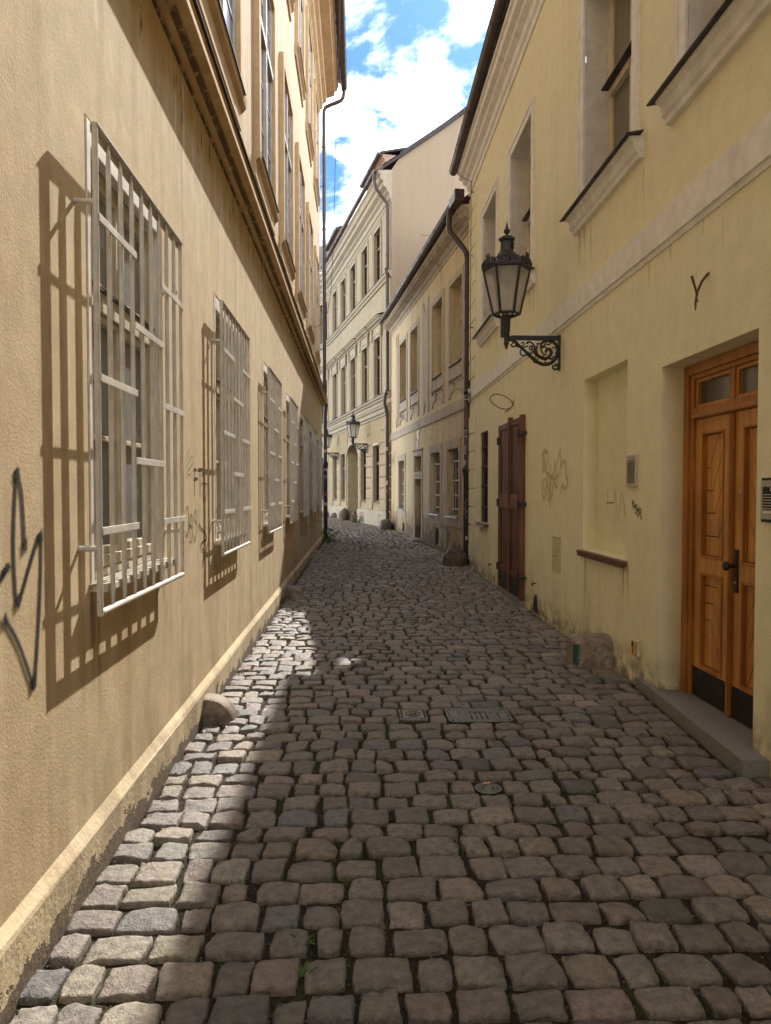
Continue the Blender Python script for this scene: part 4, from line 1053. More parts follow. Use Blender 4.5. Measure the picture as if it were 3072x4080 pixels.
# ------------------------------------------------------------------ MIDDLE BUILDING (weathered)
AB = math.radians(6.5)
BB = tag(empty('weathered_building', (2.32, 15.4, 0), PI/2+AB), 'weathered yellow building with peeling plaster between the pale yellow house and the cream house', 'building')
BU = [(.2, 1.31), (2.08, 3.18), (5.14, 6.22), (6.95, 8.1)]
BG = [(.50, 1.52), (2.33, 3.37), (7.32, 8.3)]
BD = (4.6, 5.57)
hol = [(a, b, 4.5, 6.36, .26) for a, b in BU]+[(a, b, 1.02, 2.58, .22) for a, b in BG]+[(BD[0], BD[1], 2.16, 2.60, .24), (BD[0], BD[1], .22, 1.95, .22), (2.27, 2.87, .2, .68, .10, True), (7.29, 7.7, .28, .58, .10, True)]
m = MB(); m.wall(-.68, 10.05, -.2, 7.2, hol); build('wall', m, 'plaster_mid', BB, weld=True, bevel=.014)
m = MB(); m.sweep([(-.02, 3.38), (.03, 3.38), (.034, 3.62), (-.02, 3.64)], -.66, 10.03, 40)
build('string_course', m, 'trim_mid', BB, bevel=.004)
m = MB(); m.sweep([(-.3, 7.06), (.015, 7.06), (.03, 7.14), (.06, 7.16), (.10, 7.24), (.19, 7.28), (.2, 7.36), (.27, 7.40), (.28, 7.5), (-.3, 7.55)], -.62, 10.02, 20)
for k in range(60): m.box(-.45+.174*k, -.37+.174*k, .195, .255, 7.30, 7.37)
build('cornice', m, 'trim_mid', BB)
m = MB(); gutter(m, (-.72, .36, 7.60), (10.0, .36, 7.56), .085, 10, 12); build('gutter', m, 'pipe', BB)
m = MB(); m.add([(-.15, .33, 7.64), (10.05, .33, 7.64), (10.05, -4, 11.0), (-.15, -4, 11.0)], [(0, 1, 2, 3)]); m.add([(10.05, -4, 11.0), (-.15, -4, 11.0), (-.15, -9, 7.6), (10.05, -9, 7.6)], [(0, 1, 2, 3)])
m.quad((-.12, .26, 7.5), (-.12, -4, 10.9), (-.12, -9, 7.5)); build('roof', m, 'tile', BB)
m = MB(); m.quad((-.2, -9, -.2), (10.05, -9, -.2), (10.05, -9, 7.6), (-.2, -9, 7.6)); build('rear_wall', m, 'plaster_mid', BB)
m = MB()
for s0, s1, z0, z1 in ((3.66, 4.5, 3.72, 6.8), (8.45, 8.88, 3.74, 6.82)):
    m = MB(); w = s1-s0; c = (s0+s1)/2
    m.prism([(s0, z0), (s0+w*.30, z0+.02), (s0+w*.34, z0+.16), (c-.06, z0+.20), (c, z0+.34), (c+.06, z0+.20), (s1-w*.34, z0+.16), (s1-w*.30, z0+.02), (s1, z0), (s1, z1), (s1-w*.22, z1-.03), (c+.05, z1-.30), (c, z1-.42), (c-.1, z1-.25), (s0+w*.2, z1-.05), (s0, z1)], .001, .024)
    build('lesene', m, 'trim_mid', BB)
for i, (a, b) in enumerate(BU):
    r = empty('upper_window', (0, 0, 0), 0, BB); w = .16; h0, h1 = 4.5, 6.36
    m = MB()
    m.box(a-w, a, -.01, .024, h0-.42, h1+w); m.box(b, b+w, -.01, .024, h0-.42, h1+w); m.box(a, b, -.01, .024, h1, h1+w)
    m.box(a, b, -.01, .010, h0-.30, h0-.02)
    m.sweep([(-.01, h0-.30), (.05, h0-.315), (.05, h0-.34), (-.01, h0-.36)], a-.03, b+.03)
    c = (a+b)/2; z = 3.76
    m.prism([(a-w, h0-.44), (a-w, z), (a+.06, z-.0), (a+.08, z+.10), (a+.26, z+.12), (c-.16, z+.13), (c-.12, z+.28), (c, z+.38), (c+.12, z+.28), (c+.16, z+.13), (b-.26, z+.12), (b-.08, z+.10), (b-.06, z), (b+w, z), (b+w, h0-.44)], -.01, .022)
    build('surround', m, 'trim_mid', r, bevel=.005)
    m = MB(); m.prism([(a+.002, h0-.012), (b-.002, h0-.012), (b-.002, h0+.004), (a+.002, h0+.004)], -.2, .055); build('sill_flashing', m, 'flashing', r)
    casement(r, MB, a, b, h0, h1, -.21, 2, [5.6], .07, 'frame_right', 'glass_curtain')
for (a, b) in BG:
    r = empty('window', (0, 0, 0), 0, BB); h0, h1 = 1.02, 2.58; w = .22
    m = MB(); m.frame(a-w, b+w, h0-.25, h1+.22, w-.005, -.01, .020); build('surround', m, 'trim_mid', r, bevel=.005)
    casement(r, MB, a, b, h0, h1, -.16, 2, [2.1], .06, 'frame_dark', 'glass_dark')
    m = MB()
    for k in range(4):
        x = a+.14+(b-a-.28)*k/3; m.tube([(x, -.10, h0), (x, -.10, h1)], .014, 6)
    for z in (1.18, 1.5, 1.85, 2.3): m.box(a-.0, b+.0, -.108, -.09, z-.015, z+.015)
    build('bars', m, 'grille', r)
    m = MB(); m.sweep([(-.18, h0+.03), (.07, h0-.005), (.07, h0-.035), (.06, h0-.035), (.055, h0-.012), (-.18, h0+.015)], a-.06, b+.06); build('sill_flashing', m, 'zinc', r)
Dr = empty('door', (0, 0, 0), 0, BB)
m = MB(); a, b = BD; w = .15
m.box(a-w, a-.001, -.01, .022, .2, 2.62); m.box(b+.001, b+w, -.01, .022, .2, 2.62); m.box(a-w, b+w, -.01, .022, 2.621, 2.77); m.box(a, b, -.2, .018, 1.951, 2.159); m.sweep([(-.01, 2.771), (.05, 2.771), (.055, 2.80), (-.01, 2.82)], a-w-.04, b+w+.04)
build('surround', m, 'trim_mid', Dr, bevel=.005)
m = MB(); m.frame(a, b, .22, 1.95, .07, -.22, -.18); m.box(a+.07, b-.07, -.215, -.195, .29, 1.88); build('door_leaf', m, simple('grey_weathered_door', (.10, .085, .065), .8, 0, .4, 15, .3), Dr, bevel=.004)
m = MB(); m.box(a, b, -.235, -.23, 2.16, 2.60); build('pane', m, 'glass_dark', Dr)
m = MB()
for k in range(3): m.box(a+.2+.25*k, a+.22+.25*k, -.13, -.11, 2.16, 2.6)
m.box(a, b, -.1299, -.1101, 2.3, 2.33)
build('bars', m, 'iron', Dr)
m = MB(); m.hprism([(a-.1, -.02), (a-.1, .28), (b+.1, .28), (b+.1, -.02)], -.1, .245); build('doorstep', m, 'granite', BB, bevel=.02)
G_HOT=[[(9.853,2.855),(9.806,2.488)],[(9.852,2.636),(9.596,2.674)],[(9.596,2.915),(9.551,2.503)],[(9.448,2.739),(9.506,2.598),(9.388,2.557),(9.301,2.709),(9.418,2.762)],[(9.272,2.827),(9.301,2.637),(9.184,2.609),(9.127,2.772),(9.243,2.849)],[(9.156,2.892),(9.042,2.946)],[(9.084,2.912),(9.098,2.7)]]
m = MB()
for i, s_ in enumerate(G_HOT): m.stroke(s_, .03, .0015+i*.0004, 2)
build('graffiti', m, 'marker', BB)
m = MB()
for i in range(9):
    x = 4.72+.085*i; m.stroke([(x, 2.10-rnd.uniform(0, .03)), (x+.05, 2.02), (x-.01, 2.0+rnd.uniform(0, .05)), (x+.06, 2.09)], .011, .0195+i*.0002, 2)
build('graffiti', m, 'marker', BB)
for a, b, z0, z1 in ((2.28, 2.86, .21, .67), (7.3, 7.69, .29, .57)):
    m = MB(); m.frame(a, b, z0, z1, .04, -.09, -.03); m.box(a+.04, b-.04, -.085, -.06, z0+.04, z1-.04); build('cellar_hatch', m, 'cast_iron', BB, bevel=.003)
# drainpipe between the two houses
m = MB(); P = [(-.16, .37, 7.55), (-.10, .38, 7.38), (-.08, .38, 7.22), (-.12, .36, 7.10), (-.26, .28, 6.92), (-.43, .18, 6.70), (-.52, .12, 6.56), (-.55, .10, 6.42), (-.55, .10, 6.2), (-.55, .10, 2.1)]
m.tube(P, .06, 12)
for i, z in enumerate((6.3, 5.6, 4.9, 4.2, 3.6)): m.lathe((-.55, .10, z), [(.063, 0), (.066, .01), (.066, .04), (.063, .05)], 12)
dpb = build('drainpipe', m, 'pipe', BB)
m = MB(); m.prism([(-.86, 7.47), (-.42, 7.47), (-.38, 7.56), (-.38, 7.66), (-.90, 7.70), (-.90, 7.56)], .26, .46); build('rainwater_head', m, 'pipe', dpb, bevel=.012)
m = MB(); m.lathe((-.55, .10, 2.05), [(.063, 0), (.063, 1.45), (.068, 1.46), (.068, 1.5), (.063, 1.51)], 14); m.lathe((-.55, .10, 3.2), [(.068, 0), (.072, .01), (.072, .05), (.068, .06)], 14); build('lower_pipe', m, 'pipe_grey', dpb)
m = MB(); m.lathe((-.55, .10, 0.), [(.07, 0), (.07, 1.86), (.078, 1.92), (.088, 1.98), (.098, 2.02), (.098, 2.08), (.07, 2.1)], 14); m.lathe((-.55, .1, .98), [(.078, 0), (.078, .05)], 14); build('cast_iron_pipe', m, 'cast_iron', dpb)
def patch(R, z, k, a0, a1, mat, cx=-.55, cy=.10, par=dpb):
    m = MB(); vs = []
    for i in range(6):
        a = a0+(a1-a0)*i/5
        for zz in (z-k, z+k): vs.append((cx+R*math.cos(a), cy+R*math.sin(a), zz))
    m.add(vs, [(2*i, 2*i+2, 2*i+3, 2*i+1) for i in range(5)]); return build('sticker', m, mat, par)
for z, k, c, w, mt in ((3.02, .05, 2.5, .6, 'sticker_r'), (2.92, .03, 2.3, .4, 'sticker_b'), (2.80, .075, 2.45, .8, 'sticker_w'), (2.50, .05, 2.2, .45, 'sticker_w'), (2.40, .03, 2.2, .5, 'sticker_w'), (2.30, .05, 2.3, .6, 'sticker_b'), (2.2, .05, 2.2, .5, 'sticker_w')):
    patch(.0645, z, k, c-w/2, c+w/2, mt)
patch(.065, 2.80, .05, 2.45-.25, 2.45+.25, 'sticker_b'); patch(.0716, .62, .04, 2.5, 3.1, 'sticker_w')
m = MB()   # silver scribble on the cast iron pipe
vs = []
for i in range(40):
    t = i/39; a = 2.5+.35*math.sin(t*22); vs.append((-.55+.0725*math.cos(a), .10+.0725*math.sin(a), 1.45-t*.42))
m.tube(vs, .0035, 4); build('scribble', m, 'sticker_w', dpb)
RB_ = lambda s, o, z: (2.32-math.sin(AB)*s-math.cos(AB)*o, 15.4+math.cos(AB)*s-math.sin(AB)*o, z)
def plate(name, loc, rot, w, h, mat, label, marks, mm='white_enamel'):
    r = tag(empty(name, loc, rot), label, 'sign')
    m = MB(); m.box(-w/2, w/2, 0, .012, -h/2, h/2); build('plate', m, mat, r, bevel=.003)
    m = MB(); m.frame(-w/2+.012, w/2-.012, -h/2+.012, h/2-.012, .008, .0121, .0145)
    for x, z, a, b in marks: m.box(x-a/2, x+a/2, .0121, .0145, z-b/2, z+b/2)
    build('lettering', m, mm, r); return r
plate('house_number_plate', RB_(5.1, .001, 3.24), PI/2+AB, .26, .24, 'red_enamel', 'upper red enamel house number plate above the narrow door of the weathered building', [(-.05, .03, .02, .09), (.0, .03, .02, .09), (.05, .03, .02, .09), (0, -.06, .16, .018)])
plate('house_number_plate', RB_(5.12, .001, 2.92), PI/2+AB, .20, .19, 'blue_enamel', 'lower dark house number plate just over the narrow door of the weathered building', [(-.03, .0, .018, .09), (.03, .0, .018, .09)])

# ------------------------------------------------------------------ FAR BUILDING (cream, bends away to the left)
AC = math.radians(12.4)
CB = tag(empty('cream_building', (1.19, 25.3, 0), PI/2+AC), 'tall cream house with window pediments, arched doorway and beige gable', 'building')
S0, RAD, AMAX = 11.6, 6.0, math.radians(38)
def bend(p):
    s, o, z = p
    if s <= S0: return p
    a = (s-S0)/RAD
    if a <= AMAX: return (S0+(RAD-0+0)*math.sin(a)-o*math.sin(a), o+RAD*(1-math.cos(a))-o*(1-math.cos(a)), z)
    d = (a-AMAX)*RAD; ca, sa = math.cos(AMAX), math.sin(AMAX)
    return (S0+RAD*sa-o*sa+d*ca, RAD*(1-ca)+o*ca+d*sa, z)
CU_ = [1.98, 4.12, 6.4, 8.6, 10.75, 13.0, 15.3]
CG = [2.1, 4.32, 8.72, 10.75, 13.05, 15.3]
holc = [(c-.52, c+.52, 9.5, 11.46, .17) for c in CU_]+[(c-.48, c+.48, 5.24, 7.42, .17) for c in CU_]+[(c-.52, c+.52, 1.2, 3.36, .17) for c in CG]+[(5.45, 7.65, .0, 3.68, 1.3)]+[(4.1, 4.75, .36, .74, .12, True), (1.22, 1.62, .36, .72, .12, True)]
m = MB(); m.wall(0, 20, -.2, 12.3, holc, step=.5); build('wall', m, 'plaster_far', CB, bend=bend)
m = MB()   # spandrels of the segmental arch
N = 10; arc = [(6.55-1.1*math.cos(PI*k/N), 3.27+.40*math.sin(PI*k/N)) for k in range(N+1)]
m.prism([(5.448, 3.69), (5.448, 3.27)]+arc[1:N//2+1]+[(6.55, 3.69)], -1.2, -.001); m.prism([(6.55, 3.69)]+arc[N//2:N]+[(7.652, 3.27), (7.652, 3.69)], -1.2, -.001)
build('arch', m, 'plaster_far', CB)
m = MB()
A1 = [(6.55-1.28*math.cos(PI*k/N), 3.22+.60*math.sin(PI*k/N)) for k in range(N+1)]; A0 = [(6.55-1.1*math.cos(PI*k/N), 3.27+.40*math.sin(PI*k/N)) for k in range(N+1)]
for k in range(N): m.prism([A0[k], A0[k+1], A1[k+1], A1[k]], -.01, .045)
build('archivolt', m, 'trim_far', CB)
m = MB(); m.box(5.46, 7.64, -1.32, -1.27, .2, 3.7); build('portal_door', m, 'brownwood', CB)
# rusticated ground floor
m = MB()
for a, b in ((.06, 1.48), (2.72, 3.7), (4.94, 5.28), (7.82, 8.1), (9.34, 10.13), (11.37, 12.0)):
    z = .90; m = MB()
    for k in range(6): m.box(a, b, .0, .048, z, z+.355); z += .42
    build('rusticated_pier', m, 'rust_far', CB, bend=bend, bevel=.006)
m = MB()
cs = [2.1, 4.32, 6.55, 8.72, 10.75]
bounds = [.06]+[(cs[i]+cs[i+1])/2 for i in range(4)]+[11.8]
for i, c in enumerate(cs):
    lo, hi = (.62, .98) if c != 6.55 else (1.28, 1.1)
    zb = 3.42 if c != 6.55 else 3.86
    lo = .62 if c != 6.55 else .8
    n = 7
    for k in range(n):
        f0, f1 = -1+2*k/n, -1+2*(k+1)/n
        m.prism([(c+lo*f0+.012, zb), (c+lo*f1-.012, zb), (c+hi*f1-.014, 4.34), (c+hi*f0+.014, 4.34)], 0, .034)
    for a, b, sg in ((bounds[i], c-lo, -1), (c+lo, bounds[i+1], 1)):
        if b-a > .1 and c != 6.55:
            if sg < 0:
                m.prism([(a+.012, zb), (b-.02, zb), (c-(lo+(hi-lo)*.45)-.02, zb+.41), (a+.012, zb+.41)], 0, .034)
                if c-hi-.02 > a+.05: m.prism([(a+.012, zb+.45), (c-(lo+(hi-lo)*.5)-.02, zb+.45), (c-hi-.02, 4.34), (a+.012, 4.34)], 0, .034)
            else:
                m.prism([(a+.02, zb), (b-.012, zb), (b-.012, zb+.41), (c+(lo+(hi-lo)*.45)+.02, zb+.41)], 0, .034)
                if c+hi+.02 < b-.05: m.prism([(c+(lo+(hi-lo)*.5)+.02, zb+.45), (b-.012, zb+.45), (b-.012, 4.34), (c+hi+.02, 4.34)], 0, .034)
build('voussoir', m, 'rust_far', CB, bend=bend)
m = MB()
for a, b in ((.0, 5.42), (7.68, 20)): m.sweep([(-.02, -.2), (.06, -.2), (.06, .80), (.045, .83), (-.02, .84)], a, b, max(1, int((b-a)/.5)))
build('plinth', m, 'trim_far', CB, bend=bend)
for nm, prof in (('string_course', [(-.02, 4.36), (.05, 4.36), (.06, 4.44), (.12, 4.47), (.13, 4.60), (.19, 4.64), (.2, 4.70), (-.02, 4.74)]), ('string_course', [(-.02, 4.96), (.05, 4.96), (.07, 5.03), (.13, 5.06), (.14, 5.12), (-.02, 5.15)]), ('string_course', [(-.02, 9.18), (.05, 9.18), (.06, 9.26), (.12, 9.30), (.13, 9.38), (-.02, 9.40)]),
                 ('cornice', [(-.01, 11.75), (.02, 11.75), (.03, 11.85), (.07, 11.87), (.08, 12.05), (.16, 12.12), (.17, 12.2), (.30, 12.3), (.31, 12.45), (.38, 12.5), (.40, 12.68), (.45, 12.72), (.46, 12.8), (-.01, 12.85)])):
    m = MB(); m.sweep(prof, -.045, 20, 40); build(nm, m, 'trim_far', CB, bend=bend)
for z, o in ((4.705, .215), (5.125, .155), (9.395, .145)):
    m = MB(); m.sweep([(-.02, z+.04), (o, z), (o, z+.012), (-.02, z+.055)], 0, 20, 40); build('flashing', m, 'flashing', CB, bend=bend)
def cwin(c, h0, h1, hw, ped, ground=False, dep=-.11):
    r = empty('window' if ground else 'upper_window', (0, 0, 0), 0, CB)
    m = MB(); w = .17 if not ground else .12
    def bx(a, b, o0, o1, c0, c1):
        n = 1 if b < S0 else max(1, int((b-a)/.3))
        for k in range(n): m.box(a+(b-a)*k/n, a+(b-a)*(k+1)/n, o0, o1, c0, c1)
    for a, b in ((c-hw-w, c-hw), (c+hw, c+hw+w)): bx(a, b, -.01, .03, h0, h1+w)
    bx(c-hw, c+hw, -.01, .03, h1, h1+w)
    if not ground:
        for a, b in ((c-hw-w, c-hw-w+.05), (c+hw+w-.05, c+hw+w)): bx(a, b, .0302, .05, h0, h1+w)
        bx(c-hw-w+.05, c+hw+w-.05, .0302, .05, h1+w-.05, h1+w)
    if ped:
        bx(c-.72, c+.72, -.01, .035, h1+w+.002, 7.86)
        n = 1 if c+1 < S0 else 6
        m.sweep([(-.01, 7.862), (.07, 7.862), (.09, 7.92), (.17, 7.95), (.18, 8.01), (.23, 8.03), (.235, 8.08), (-.01, 8.1)], c-.92, c+.92, n)
        for a in (c-.78, c+.62): m.prism([(a, 7.4), (a+.16, 7.4), (a+.16, 7.86), (a, 7.86)], .0352, .10)
    build('surround', m, 'trim_far', r, bend=bend)
    if ped:
        m = MB(); m.sweep([(-.01, 8.17), (.26, 8.085), (.26, 8.097), (-.01, 8.185)], c-.94, c+.94, 4); build('flashing', m, 'flashing', r, bend=bend)
    m = MB(); o0, o1 = dep-.05, dep
    m.frame(c-hw, c+hw, h0, h1, .06, o0, o1); m.box(c-.035, c+.035, o0, o1+.015, h0+.06, h1-.06)
    t = h0+(h1-h0)*.68
    m.box(c-hw+.06, c-.035, o0, o1+.02, t-.05, t+.05); m.box(c+.035, c+hw-.06, o0, o1+.02, t-.05, t+.05)
    if not ground: m.box(c-hw+.06, c-.035, o0, o1-.01, h0+.7, h0+.725); m.box(c+.035, c+hw-.06, o0, o1-.01, h0+.7, h0+.725)
    build('frame', m, 'frame_dark', r, bend=bend)
    m = MB(); m.box(c-hw+.055, c-.03, dep-.035, dep-.03, h0+.055, h1-.055); m.box(c+.03, c+hw-.055, dep-.035, dep-.03, h0+.055, h1-.055); build('pane', m, 'glass_dark', r, bend=bend)
    m = MB(); m.sweep([(-.2, h0+.02), (.075, h0-.02), (.075, h0-.04), (-.2, h0-.005)], c-hw-.06, c+hw+.06, 1 if c < S0 else 3); build('sill_flashing', m, 'flashing' if not ground else 'sillbrown', r, bend=bend)
for c in CU_: cwin(c, 9.5, 11.46, .52, False); cwin(c, 5.24, 7.42, .48, True)
for c in CG: cwin(c, 1.2, 3.36, .52, False, True, -.11)
for a, b, z0, z1 in ((4.12, 4.73, .38, .72), (1.24, 1.60, .38, .70)):
    m = MB(); m.frame(a, b, z0, z1, .04, -.1, .062); m.box(a+.04, b-.04, -.1, -.05, z0+.04, z1-.04); build('cellar_hatch', m, 'cast_iron', CB)
m = MB(); gutter(m, (.15, .52, 12.9), (11.5, .52, 12.9), .085, 8, 8); build('gutter', m, 'pipe', CB)
# gable wall and roof
RK = [(.34, 12.86), (-.32, 13.35), (-1.89, 14.55), (-3.2, 15.6), (-6.0, 17.9), (-11.5, 12.9)]
m = MB(); m.add([(.0, -12, -.2), (.0, 0, -.2), (.0, 0, 12.86)]+[(0., o, z) for o, z in RK[1:5]]+[(0, -12, 12.6)], [tuple(range(8))])
build('gable_wall', m, 'gable', CB)
m = MB(); m.box(-.03, .01, -.22, -.001, 4.8, 11.74)
m.box(-.02, .05, -9, -1.1, 10.71, 10.735)
build('gable_trim', m, 'gable', CB, bevel=.006)
m = MB()
for i in range(4):
    (o0, z0), (o1, z1) = RK[i], RK[i+1]
    dz = .14 if i else .08
    m.prism([], 0, 0) if False else None
    m.add([(-.10, o0, z0-dz*.3), (-.10, o1, z1-dz*.3), (-.10, o1, z1+dz), (-.10, o0, z0+dz), (.02, o0, z0-dz*.3), (.02, o1, z1-dz*.3), (.02, o1, z1+dz), (.02, o0, z0+dz)], [(0, 1, 2, 3), (7, 6, 5, 4), (0, 4, 5, 1), (3, 2, 6, 7), (0, 3, 7, 4), (1, 5, 6, 2)])
build('verge', m, 'slate', CB)
m = MB(); n = len(RK)
cu = [-.08]+[k*1. for k in range(1, 20)]
m.add([(s, o, z+.12) for s in (-.08, 12.5) for o, z in RK], [(i, i+1, n+i+1, n+i) for i in range(n-1)])
m.add([(s, min(o, .42), z+.12) for s in [11.6+.5*k for k in range(17)] for o, z in ((.42, 12.84), (-4.2, 16.6))], [(2*k, 2*k+1, 2*k+3, 2*k+2) for k in range(16)])
build('roof', m, 'slate', CB, bend=bend)
m = MB(); m.quad((0, -12, -.2), (20, -12, -.2), (20, -12, 13), (0, -12, 13)); build('rear_wall', m, 'plaster_far', CB)
m = MB(); P = [(.28, .52, 12.86), (.22, .56, 12.72), (.16, .58, 12.5), (.14, .52, 12.25), (.12, .36, 12.02), (.10, .22, 11.86), (.08, .13, 11.7), (.08, .11, 11.5), (.08, .11, 9.5), (.08, .17, 9.42), (.08, .12, 9.2), (.08, .11, 5.2), (.08, .2, 5.0), (.08, .22, 4.7), (.08, .12, 4.3), (.08, .12, .25)]
m.tube(P, .062, 12)
for z in (11.2, 9.9, 8.2, 6.6, 3.6, 2.4, 1.4): m.lathe((.08, .115, z), [(.066, 0), (.07, .01), (.07, .04), (.066, .05)], 12)
dpc = build('drainpipe', m, 'pipe', CB)
for z, mt, k in ((3.1, 'sticker_w', .06), (1.9, 'sticker_w', .07), (1.6, 'sticker_r', .08)): patch(.0655, z, k, 2.2, 3.2, mt, .08, .12, dpc)
def dormer(s0, s1, o0, z0, z1, bendit=None):
    d = empty('dormer', (0, 0, 0), 0, CB)
    m = MB(); m.box(s0+.15, s1-.15, -3.5, o0, z0, z1-.02); build('dormer_wall', m, 'pinkdormer', d, bend=bendit)
    m = MB(); m.sweep([(-3.5, z1-.34), (o0+.03, z1-.34), (o0+.05, z1-.27), (o0+.10, z1-.25), (o0+.11, z1-.17), (o0+.18, z1-.14), (o0+.19, z1-.06), (o0+.25, z1-.04), (o0+.25, z1), (-3.5, z1)], s0+.02, s1-.02, 4); build('dormer_cornice', m, 'pinkdormer', d, bend=bendit)
    m = MB(); gutter(m, (s0-.04, o0+.33, z1+.02), (s1+.04, o0+.33, z1+.02), .09, 8, 4); build('dormer_gutter', m, 'pipe', d, bend=bendit)
    m = MB(); m.add([(s0-.06, o0+.30, z1+.05), (s1+.06, o0+.30, z1+.05), (s1+.06, -3.6, z1+1.0), (s0-.06, -3.6, z1+1.0), (s0-.06, o0+.3, z1-.03), (s0-.06, -3.6, z1+.9), (s1+.06, o0+.3, z1-.03), (s1+.06, -3.6, z1+.9)], [(0, 1, 2, 3), (0, 3, 5, 4), (1, 6, 7, 2)]); build('dormer_roof', m, 'slate', d, bend=bendit)
    hw = min(.6, (s1-s0)/2-.4); c = (s0+s1)/2
    m = MB(); m.frame(c-hw, c+hw, z0+.1, z1-.42, .07, o0+.001, o0+.03); m.box(c-.03, c+.03, o0+.001, o0+.03, z0+.17, z1-.49); build('frame', m, 'frame_dark', d, bend=bendit)
    m = MB(); m.box(c-hw+.07, c+hw-.07, o0+.002, o0+.01, z0+.17, z1-.49); build('pane', m, 'glass_dark', d, bend=bendit)
dormer(1.7, 4.7, -.33, 12.9, 14.22); dormer(9.6, 12.9, -.25, 12.9, 14.25)
RC_ = lambda s, o, z: (1.19-math.sin(AC)*s-math.cos(AC)*o, 25.3+math.cos(AC)*s-math.sin(AC)*o, z)
plate('house_number_plate', RC_(5.12, .04, 3.2), PI/2+AC, .24, .26, 'red_enamel', 'red enamel house number plate beside the arched doorway of the cream building', [(-.04, .03, .02, .1), (.04, .03, .02, .1), (0, -.07, .15, .018)])
plate('wall_plaque', RC_(8.0, .04, 2.35), PI/2+AC, .26, .42, 'blue_enamel', 'small dark rectangular plaque left of the arched doorway on the cream building', [])
Cm = tag(empty('security_camera', RC_(1.45, .0, 3.32), PI/2+AC), 'white bullet security camera over a ground floor window of the cream building', 'camera')
m = MB(); m.box(-.04, .04, 0, .03, -.05, .05); m.tube([(0, .03, 0), (0, .10, -.02), (0, .14, .02)], .018, 8); build('bracket', m, 'rubber', Cm)
m = MB(); m.tube([(-.08, .11, .05), (.10, .20, .02)], .045, 12); m.tube([(.1, .2, .02), (.18, .24, .005)], [.045, .05], 12); build('housing', m, 'rubber', Cm)

